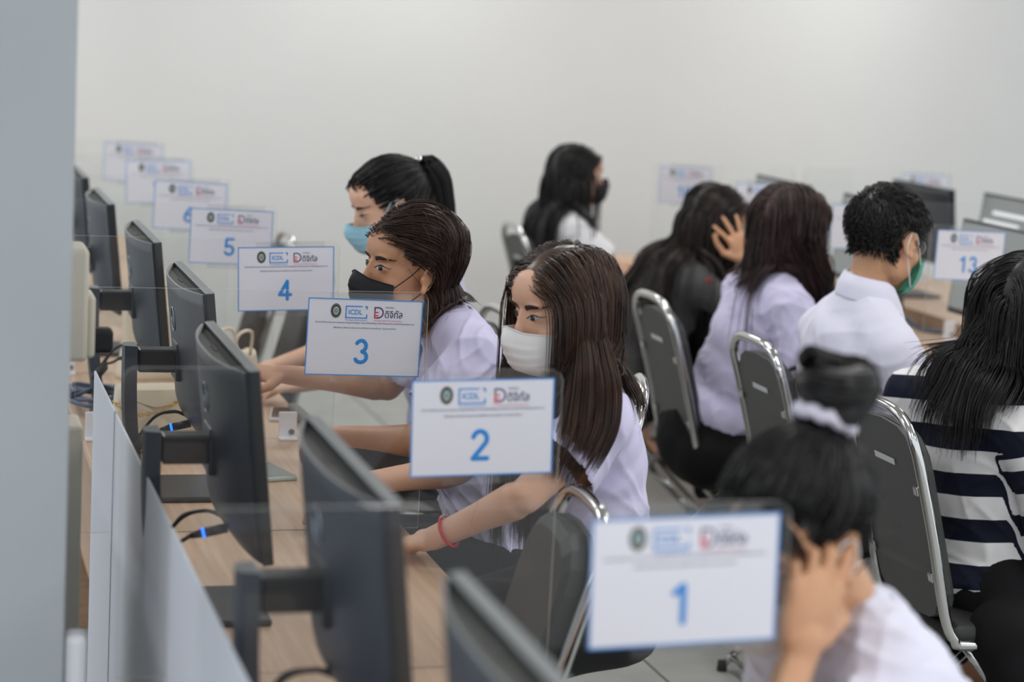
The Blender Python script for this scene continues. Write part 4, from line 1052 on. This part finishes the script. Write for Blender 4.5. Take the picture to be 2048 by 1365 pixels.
# --- woman with ponytail and light blue mask
b = seated(1.50, 5.64, PI, N=(1.375, 5.62, 1.12), EL=(1.25, 5.42, .86), WL=(1.02, 5.5, .80), ER=(1.22, 5.86, .86), WR=(1.0, 5.78, .80))
h = Head((1.262, 5.60, 1.280), PI+.04, .38, .0, 1.03)
P4 = person((1.50, 5.64), 'seated woman with a black ponytail and light blue face mask looking down', b, h, S_LIGHT, .006, both(b, (-1, .1, -.2), (0, 0, -1), .4, (-1, 0, -.2), (0, 0, -1), .4))
eyes(P4, (0, -.8), .6); mask(P4, K_BLUE)
sh = shirt(P4, C_LAV, .008, seed=15); collar(P4, C_LAV, sh); bottoms(P4, C_BLACK, vox=.015); shoes(P4)
tie = (0, -.112, .050)
hr = hair(P4, H_BLACK, front=.050, fy=.04, sets=[strands(P4, 1300, lambda q: .05+np.linalg.norm(q-np.array(tie), axis=1)*1.35, comb_tie(tie), .0016, 12, 41, .012, grav=.1, stop=tie, face=False, jit=.02, front=.050, fy=.04),
    bundle(P4, [tie, (0, -.138, .066), (0, -.156, .02), (0, -.148, -.05), (0, -.140, -.13), (0, -.155, -.19)], .03, 460, 42, [.014, .030, .036, .032, .022, .010], .002, 18)])
addnp(P4, 'hair_clip', *join_np([ellip(h.w((0, -.122, .085)), (.012, .012, .010)), ellip(h.w((0, -.118, .060)), (.016, .012, .016))]), M_CHROME, hr)

# --- person in the foreground, lower right, with bun
b = seated(1.42, 2.50, PI, N=(1.210, 2.45, 1.020), sw=.165, SL=(1.215, 2.285, .985), SR=(1.185, 2.61, .985), EL=(.955, 2.21, .800), WL=(1.062, 2.30, 1.035), ER=(1.27, 2.70, .74), WR=(1.10, 2.56, .665))
h = Head((1.083, 2.405, 1.158), PI+.55, .40, .10, 1.08)
P1 = person((1.42, 2.50), 'blurred person with a black bun at the lower right, cheek resting on a fist', b, h, S_WARM, .004,
    [hand_prims(b.WL, V3(.22, .05, .95), V3(-.25, 1, 0), -1, [(.10, 1.25, 1.2), (.10, 1.3, 1.2), (.12, 1.35, 1.2), (.16, 1.4, 1.2)], .10, 1.10, 1.0), hand_prims(b.WR, V3(-1, -.1, -.1), V3(0, 0, -1), 1, .3)])
eyes(P1, (0, -.8), .6); mask(P1, K_WHITE)
sh = shirt(P1, C_LAVW, .006, seed=16, cuff=.66); collar(P1, C_LAVW, sh, lap=.075, fold=.06); bottoms(P1, C_BLACK); shoes(P1)
tie = (.0, -.088, .110)
coil = [h.w((.0+.030*math.cos(a)*1.1, -.118+.030*math.sin(a)*.8-.008*math.sin(2*a), .128+.006*a/2+.010*math.cos(a*1.5))) for a in np.linspace(0, 4.2*PI, 40)]
hr = hair(P1, H_BLACK, front=.062, fy=.058, sets=[strands(P1, 2200, lambda q: .05+np.linalg.norm(q-np.array(tie), axis=1)*1.35, comb_tie(tie), .0015, 12, 51, .010, grav=.08, stop=tie, face=False, jit=.02, front=.062, fy=.058),
    bundle(P1, coil, .021, 700, 52, [.016, .022, .023, .022, .02, .015], .0017, 60, local=False, curl=6), strands(P1, 60, .12, comb_tie(tie, .6), .0006, 10, 54, .02, jit=.5, face=False), strands(P1, 300, .055, lambda q, t, p_: np.stack([np.sign(q[:, 0]-.01)*.5, .25*np.ones(len(q)), -.6*np.ones(len(q))], 1), .0014, 10, 55, .012, .01, accept=lambda q: q[:, 1] > .055, face=False, jit=.05, hug=-.2)])
addnp(P1, 'scrunchie', *tube_np([h.w((.034*math.cos(a), -.092+.020*math.sin(a), .112+.022*math.sin(a)+.003*math.sin(9*a))) for a in np.linspace(0, 2*PI, 40)], .0095, 8), M_PEARL, hr)

# --- far woman with black mask facing right
b = seated(2.53, 8.2, 0, N=(2.575, 8.2, 1.025), ER=(2.80, 8.0, .80), WR=(3.0, 8.1, .80), EL=(2.8, 8.4, .8), WL=(3.0, 8.3, .8))
h = Head((2.645, 8.2, 1.195), .12, .05, 0, 1.05)
P5 = person((2.53, 8.2), 'woman with very long straight black hair and black mask facing right by the back wall', b, h, S_LIGHT, .0075, both(b, (1, 0, -.1), (0, 0, -1), .4, (1, 0, -.1), (0, 0, -1), .4), legs=True)
eyes(P5, brow=True); mask(P5, K_BLACK)
sh = shirt(P5, C_WHITE, .009, seed=17); collar(P5, C_WHITE, sh); bottoms(P5, C_BLACK, vox=.016); shoes(P5)
hair(P5, H_BLACK, [strands(P5, 1800, .62, comb_down(.55, .55), .0022, 18, 61, .036, arms=False, hug=.03, jit=.015)])

# --- long-haired person in a grey jacket, hand at the head
b = seated(2.42, 6.95, 0, N=(2.640, 6.92, .975), ER=(2.86, 6.70, .80), WR=(2.800, 6.735, 1.015), EL=(2.85, 7.1, .79), WL=(3.02, 6.98, .79))
h = Head((2.755, 6.90, 1.140), .15, .30, 0, 1.04)
P6 = person((2.42, 6.95), 'person with very long black hair in a dark grey jacket, spread hand on the head', b, h, S_WARM, .0055,
    [hand_prims(b.WR, V3(-.35, .12, .93), V3(0, 1, 0), 1, [.10, .12, .15, .2], .34, 1.08, .1, thumb_len=1.1), hand_prims(b.WL, V3(1, 0, 0), V3(0, 0, -1), -1, .4)])
sh = shirt(P6, C_GREY, .009, 'long', .005, 18, name='jacket'); collar(P6, C_GREY, sh); bottoms(P6, C_BLACK, 'trousers', .014, 'trousers'); shoes(P6)
addnp(P6, 'name_card', *join_np([ellip(P6['b'].SR+V3(.03, -.055, -.005), (.012, .005, .014))]), M_PAPER, sh); addnp(P6, 'name_card_top', *join_np([ellip(P6['b'].SR+V3(.03, -.055, .018), (.012, .005, .008))]), M_REDB, sh)
hair(P6, H_BLBR, [strands(P6, 2000, .74, comb_down(.7, .5), .0021, 20, 71, .045, arms=False, hug=.02, jit=.03)])

# --- brown-haired person in a lavender shirt between the grey jacket and the young man
b = seated(2.41, 6.06, .05, N=(2.555, 5.93, 1.035), ER=(2.60, 5.70, .80), WR=(2.84, 5.80, .80), EL=(2.72, 6.16, .80), WL=(2.92, 6.05, .80))
h = Head((2.615, 5.94, 1.215), .30, .30, 0, 1.08)
b.hem = .24
P7 = person((2.40, 6.0), 'person with reddish brown hair in a lavender blouse, back turned, left of the young man', b, h, S_WARM, .0065, both(b, (1, .1, -.1), (0, 0, -1), .4, (1, 0, -.1), (0, 0, -1), .4))
sh = shirt(P7, C_LAV, .0075, amp=.006, seed=19, cuff=.85, sw=1.12); collar(P7, C_LAV, sh); bottoms(P7, C_BLACK, 'trousers', .014, 'trousers', k=1.14, extra=[ellip(b.H+b.T[:, 2]*.09, (.172, .132, .11), b.T)]); shoes(P7)
def comb7(q, t, part):
    d = comb_down(.15, .75)(q, t, part); z = q[:, 2]; d[:, 1] += np.where((z < -.03) & (q[:, 1] > -.07) & (q[:, 1] < .09), .6, 0); return d
hair(P7, H_RED, [strands(P7, 2600, lambda q: np.where(q[:, 1] < -.03, .23, .40)+.04*np.clip(q[:, 2]/.1, 0, 1), comb7, .0019, 18, 81, .040, arms=False, hug=.03, jit=.03)])

# --- young man with glasses and green mask
b = seated(2.37, 5.08, .18, N=(2.415, 5.01, 1.100), sw=.195, SR=(2.440, 4.835, 1.005), SL=(2.385, 5.175, 1.010), ER=(2.53, 4.76, .80), WR=(2.76, 4.88, .80), EL=(2.55, 5.30, .80), WL=(2.78, 5.2, .80))
h = Head((2.470, 5.0, 1.285), .46, .24, .0, 1.09)
P8 = person((2.37, 5.08), 'young man with short black hair, glasses and green mask in a white shirt', b, h, S_WARM, .005, both(b, (1, .1, -.1), (0, 0, -1), .4, (1, 0, -.1), (0, 0, -1), .4), female=False)
eyes(P8); mask(P8, K_GREEN, loop_mat=K_WHITE, drop=.012)
sh = shirt(P8, C_LAVW, .0065, 'long', .004, 20, female=False, g=.018, sw=1.12, freq=62, rise=.045, sm=45, extra=[capsule(b.N+b.T[:, 2]*.015, (b.N+2*S_)/3+b.T[:, 2]*.012, .066, .066) for S_ in (b.SL, b.SR)]); collar(P8, C_LAVW, sh, stand=.040, fold=.06, rad=.066, rise=.045); bottoms(P8, C_BLACK, 'trousers', .014, 'trousers'); shoes(P8)
def comb8(q, t, part):
    k = np.clip((q[:, 2]-.05)/.04, 0, 1); return np.stack([q[:, 0]*4, .75*k+.15, -.9*(1-k)+.0*k], 1)
hair(P8, H_BLACK, [strands(P8, 3400, lambda q: .011+.044*np.clip((q[:, 2]-.01)/.09, 0, 1), comb8, .0011, 8, 91, .015, accept=lambda q: ~((np.abs(q[:, 0]) > .058) & (q[:, 1] > -.045) & (q[:, 1] < .012) & (q[:, 2] < .036)), grav=.35, face=False, jit=.04, front=.06, fy=.03, nape=-.045)], 1.05, front=.06, fy=.03, nape=-.045)
gl = []
for s in (-1, 1):
    gl.append(tube_np([h.w((s*.033+.024*math.cos(a), .094-.010*abs(s*.033+.024*math.cos(a))/.05, -.002+.020*math.sin(a))) for a in np.linspace(0, 2*PI, 28)], .0013, 6))
gl.append(tube_np([h.w((-.010, .100, .004)), h.w((0, .104, .006)), h.w((.010, .100, .004))], .0013, 6))
g_ = addnp(P8, 'glasses', *join_np(gl), M_SILVER)
for s in (-1, 1):
    addnp(P8, 'temple_arm', *tube_np(h.w(bez([(s*.058, .085, .006), (s*.076, .05, .012), (s*.0815, .0, .024), (s*.0835, -.028, .016), (s*.081, -.042, -.002)], 5)), .0022, 6), M_RUBBER, g_)
    V = [h.w((s*.033, .0945, -.002))]+[h.w((s*.033+.023*math.cos(a), .0935-.010*abs(s*.033+.023*math.cos(a))/.05, -.002+.019*math.sin(a))) for a in np.linspace(0, 2*PI, 25)[:-1]]
    addnp(P8, 'lens', V, [(0, 1+i, 1+(i+1) % 24) for i in range(24)], M_TAPE, g_)

# --- person in the striped jersey at the right edge
b = seated(2.49, 4.36, .22, N=(2.455, 4.41, .985), hip=.50, sw=.20, SR=(2.485, 4.215, .915), SL=(2.375, 4.60, .935), ER=(2.56, 4.16, .66), WR=(2.79, 4.30, .78), EL=(2.62, 4.78, .72), WL=(2.85, 4.66, .78))
h = Head((2.572, 4.385, 1.185), .40, .15, 0, 1.10)
P9 = person((2.545, 4.45), 'person with long black hair in a navy and white striped jersey at the right edge', b, h, S_WARM, .0065, both(b, (1, .1, -.1), (0, 0, -1), .4, (1, 0, -.1), (0, 0, -1), .4))
sh = shirt(P9, C_STRIPE, .0065, 'long', .005, 23, g=.020, sw=1.18, name='striped_jersey', freq=62)
me = sh.data; co = get_co(me)+P9['lo']; T = b.T; s_t = ((co-b.H)@T[:, 2])/.108+.15
val = s_t.copy()
for S, El, Wr in ((b.SL, b.EL, b.WL), (b.SR, b.ER, b.WR)):
    ab = El-S; t = ((co-S)@ab)/ab.dot(ab); dist = np.linalg.norm(co-(S+np.clip(t, 0, 1)[:, None]*ab), axis=1)
    bc = Wr-El; t2 = ((co-El)@bc)/bc.dot(bc); d2 = np.linalg.norm(co-(El+np.clip(t2, 0, 1)[:, None]*bc), axis=1)
    wgt = np.clip((.104-dist)/.014, 0, 1)*np.clip((t-.08)/.07, 0, 1)*np.clip((np.abs((co-(b.H+b.N)/2)@T[:, 0])-.128)/.014, 0, 1); val = val*(1-wgt)+wgt*(-(t*np.linalg.norm(ab))/.108+4.6)
    i = (d2 < .085) & (t2 > 0) & (d2 < dist); val[i] = -(np.linalg.norm(ab)+t2[i]*np.linalg.norm(bc))/.108+4.6
at = me.attributes.new('stripe', 'FLOAT', 'POINT'); at.data.foreach_set('value', val.astype(np.float32))
bottoms(P9, C_BLACK, 'trousers', .014, 'trousers', k=1.18, extra=[capsule((2.42, 4.15, .46), (2.82, 4.17, .47), .085, .08), capsule((2.43, 4.12, .42), (2.47, 4.11, .10), .06, .05), capsule((2.57, 4.12, .42), (2.59, 4.11, .10), .075, .06), capsule((2.73, 4.13, .42), (2.73, 4.12, .10), .075, .06)]); shoes(P9)
hair(P9, H_BLACK, [strands(P9, 4600, .375, comb_down(.50, .8), .00125, 18, 101, .060, arms=False, hug=.04, jit=.02, soft=1.6), strands(P9, 90, .40, comb_down(.5, .8), .0007, 18, 103, .07, jit=.2, arms=False, hug=.04)])

# ------------------------------------------------------------------ chairs in the photo
def chair_at(bx, by, yaw, label, sc=1.03):
    """bx, by: middle of the top of the backrest"""
    f = V3(math.cos(yaw), math.sin(yaw)); o = V3(bx, by)+f*.175*sc; t = chair(o[0], o[1], yaw-PI/2, label); t.scale = (sc*.84, sc, sc*.975); return t
chair_at(2.135, 4.30, 0, 'chrome chair with dark grey back between the bun and the striped jersey')
chair_at(2.20, 5.20, 0, 'chrome chair with dark grey back left of the white shirt of the young man')
chair_at(2.215, 6.07, 0, 'chrome chair with tall dark grey back behind the person in lavender')
chair_at(2.24, 7.04, 0, 'chrome chair hidden behind the person in the grey jacket')
chair_at(2.375, 8.2, 0, 'chrome chair by the back wall behind the far woman with black mask')
chair_at(1.455, 4.02, PI-.30, 'chrome chair seen edge-on behind the white-masked woman', 1.12)
chair_at(1.135, 3.365, PI-.07, 'empty chrome chair whose rounded top rises beside sign 1')
chair_at(1.50, 4.75, PI, 'chrome chair behind the black-masked woman')
chair_at(1.62, 5.70, PI, 'chrome chair behind the woman with ponytail')
chair_at(1.30, 6.67, PI, 'empty chrome chair seen between signs 3 and 4, nearer one')
chair_at(1.345, 7.63, PI, 'empty chrome chair farthest back in the left row, dark top above sign 4')
chair_at(1.80, 2.50, PI, 'chrome chair under the blurred person with the bun')

# ------------------------------------------------------------------ small things on the desks
def handbag(x, y, rz):
    t = empty('handbag', (x, y, DESK), rz); tag(t, 'cream quilted handbag with gold chain standing behind the monitors', 'handbag')
    nu, nv = 40, 26; V = []; F = []; W_, H_, D_ = .21, .165, .075
    for sgn in (-1, 1):
        for j in range(nv+1):
            v = j/nv
            for i in range(nu+1):
                u = 2*i/nu-1; prof = (1-abs(u)**4)**.5*(1-abs(2*v-1)**5)**.5; z = v*H_; x_ = u*W_/2*(1-.10*v)
                q = min(abs(math.sin((x_/.05+z/.05)*PI/1.0*.5)), abs(math.sin((x_/.05-z/.05)*PI*.5))); V.append((x_, sgn*(D_/2*prof+.004*min(q*2.2, 1)*prof), z))
    n = (nu+1)*(nv+1)
    for s_ in range(2):
        for j in range(nv):
            for i in range(nu):
                a = s_*n+j*(nu+1)+i; f = (a, a+1, a+nu+2, a+nu+1); F.append(f if s_ == 0 else f[::-1])
    link('bag_body', mesh_np('bag_body', V, F, M_CREAM), t)
    fl = []
    for i in range(21):
        u = -1+2*i/20; fl += [(u*.088, -.040*(1-.3*abs(u)**3), .155), (u*.086, -.043*(1-.25*abs(u)**3), .115+.035*abs(u)**1.6)]
    link('flap', mesh_np('flap', fl, [(2*i, 2*i+1, 2*i+3, 2*i+2) for i in range(20)], M_CREAM), t)
    ch = bez([(-.10, -.03, .125), (-.06, -.052, .10), (0, -.055, .108), (.05, -.05, .135), (.085, -.02, .155)], 7); parts = []
    for i in range(len(ch)-1):
        a = ch[i]; d = unit(ch[i+1]-ch[i]); n1 = unit(np.cross(d, V3(0, 1, 0))); n2 = np.cross(d, n1); m_ = n1 if i % 2 else n2
        parts.append(tube_np([a+d*.0068*math.cos(k)+m_*.0042*math.sin(k) for k in np.linspace(0, 2*PI, 11)], .0013, 5))
    link('chain_strap', mesh_np('chain_strap', *join_np(parts), M_GOLD), t)
handbag(.565, 4.92, .12)
def tote(x, y, rz, label, sx, sz):
    t = empty('tote_bag', (x, y, DESK), rz); tag(t, label, 'bag'); V = []; F = []; nu, nv = 32, 14
    for j in range(nv+1):
        v = j/nv
        for i in range(nu): a = 2*PI*i/nu; r_ = 1-.12*v+.05*math.sin(3*a+4*v); V.append((sx*.5*math.copysign(abs(math.cos(a))**.6, math.cos(a))*r_, .05*math.copysign(abs(math.sin(a))**.8, math.sin(a))*r_*(1-.5*v), sz*v+.008*math.sin(a*2+1)*v))
    for j in range(nv):
        for i in range(nu): F.append((j*nu+i, j*nu+(i+1) % nu, (j+1)*nu+(i+1) % nu, (j+1)*nu+i))
    F.append(tuple(range(nu))[::-1]); F.append(tuple(nv*nu+i for i in range(nu)))
    link('bag_body', mesh_np('bag_body', V, F, M_CREAM), t)
    for s in (-1, 1): link('handle', mesh_np('handle', *tube_np(bez([(-.05, s*.02, sz*.97), (-.035, s*.03, sz+.06), (.035, s*.03, sz+.06), (.05, s*.02, sz*.97)], 6), .005, 6), M_CREAM), t)
tote(.69, 5.93, .2, 'cream tote bag on the desk between the far left monitors', .24, .20)
tote(.86, 5.62, .9, 'cream soft bag on the desk at the hand of the black-masked woman', .22, .12)
def phone(x, y, rz, label, m, grp=None):
    t = empty('smartphone', (x, y, DESK), rz); tag(t, label, 'phone', grp)
    box('phone_case', (0, 0, .0055), (.075, .155, .011), m, t, .004); box('phone_screen', (0, 0, .0113), (.067, .146, .0006), M_GLASSB, t)
phone(.80, 4.66, .25, 'smartphone in a mint green case lying on the desk by monitor 3', M_MINT)
phone(.955, 5.35, -.2, 'white smartphone at the desk edge under the outstretched hand', M_PLASTW)
V, F = tube_np(bez([(.985, 4.98, DESK+.014), (.99, 5.15, DESK+.016), (.985, 5.42, DESK+.014)], 6), [.008]+[.016]*11+[.010], 12)
tag(link('zip_pouch', mesh_np('zip_pouch', V, F, M_GREYP)), 'slim grey pouch lying along the front edge of the left desk', 'pouch')
# tangle of cables behind the far monitors
for k in range(4):
    R_ = np.random.default_rng(k+50); pts = [(.47+.10*math.cos(a)*R_.uniform(.5, 1), 5.62+.13*math.sin(a)*R_.uniform(.5, 1)-.1*k, DESK+.008+.012*k+.02*R_.random()) for a in np.linspace(0, 9, 14)]
    tag(link('network_cable', mesh_np('network_cable', *tube_np(bez(pts, 5), .0055, 7), M_CABLEB)), ['blue-grey cable coil nearest the wall end of the tangle behind the left monitors', 'second blue-grey cable coil from the wall end of the tangle', 'third blue-grey cable coil from the wall end of the tangle', 'blue-grey cable coil of the tangle nearest the white adapter'][k], 'cable', 'loose cables behind the monitors')
tag(box('white_adapter', (.52, 5.2, DESK+.012), (.07, .03, .024), M_PLASTW, None, .005), 'white adapter plug on the desk beside the blue-grey cables', 'adapter')
# crinkled clear bag on the floor beside the striped jersey
bm = bmesh.new(); bmesh.ops.create_icosphere(bm, subdivisions=4, radius=1)
for v in bm.verts:
    n_ = mnoise.noise(v.co*2.3)*.35+mnoise.noise(v.co*6)*.22; v.co = Vector((v.co.x*.10, v.co.y*.075, max(v.co.z, -.8)*.07))*(1+n_)
for v in bm.verts: v.co.z = max(v.co.z, -.055)
tag(link('plastic_bag', bm_mesh('plastic_bag', bm, M_TAPE, True), None, (2.33, 3.93, .056)), 'crinkled clear plastic bag on the floor at the lower right corner', 'bag')
# right row desk
def mouse(x, y, rz, label):
    t = empty('computer_mouse', (x, y, DESK), rz); tag(t, label, 'mouse'); V, F = ico(); V = V*V3(.032, .055, .034); V[:, 2] = np.maximum(V[:, 2], 0); link('shell', mesh_np('shell', V, F, M_PLASTW), t); box('scroll_wheel', (0, .028, .029), (.006, .014, .006), M_RUBBER, t, .002)
mouse(3.115, 5.78, .3, 'white computer mouse on the right desk near the striped jersey')
for i, (dx, m, l) in enumerate(((0, M_PURP, 'purple pen lying at the edge of the right desk'), (.022, M_SOCKET, 'cream pen lying between the purple and the blue pens on the right desk'), (.044, M_BLUEB, 'blue pen lying at the edge of the right desk, nearest the mouse'))):
    V, F = tube_np([(-.07, 0, 0), (.055, 0, 0), (.068, 0, 0), (.075, 0, 0)], [.005, .005, .003, .001], 10); p_ = link('pen', mesh_np('pen', V, F, m), None, (3.06+dx, 5.86-dx*.6, DESK+.0055), (0, 0, .35)); tag(p_, l, 'pen', 'pens on the right desk')
    link('pen_clip', mesh_np('pen_clip', *tube_np([(-.065, 0, .0062), (-.03, 0, .0066)], .0012, 5), M_CHROME), p_)
tag(link('cable_ring', mesh_np('cable_ring', *tube_np([(3.17+.035*math.cos(a), 6.12+.035*math.sin(a), DESK+.006+.003*math.sin(2*a)) for a in np.linspace(0, 2*PI, 30)], .004, 7), M_CABLE)), 'small coil of black cable on the right desk by the divider', 'cable')
tag(link('bent_cable', mesh_np('bent_cable', *tube_np(bez([(3.72, 7.55, DESK+.03), (3.66, 7.35, DESK+.04), (3.62, 7.12, DESK+.03), (3.62, 6.98, DESK+.012), (3.70, 6.92, DESK+.008)], 8), .009, 8), M_CABLEB)), 'thick blue-grey cable bending across the right desk', 'cable')
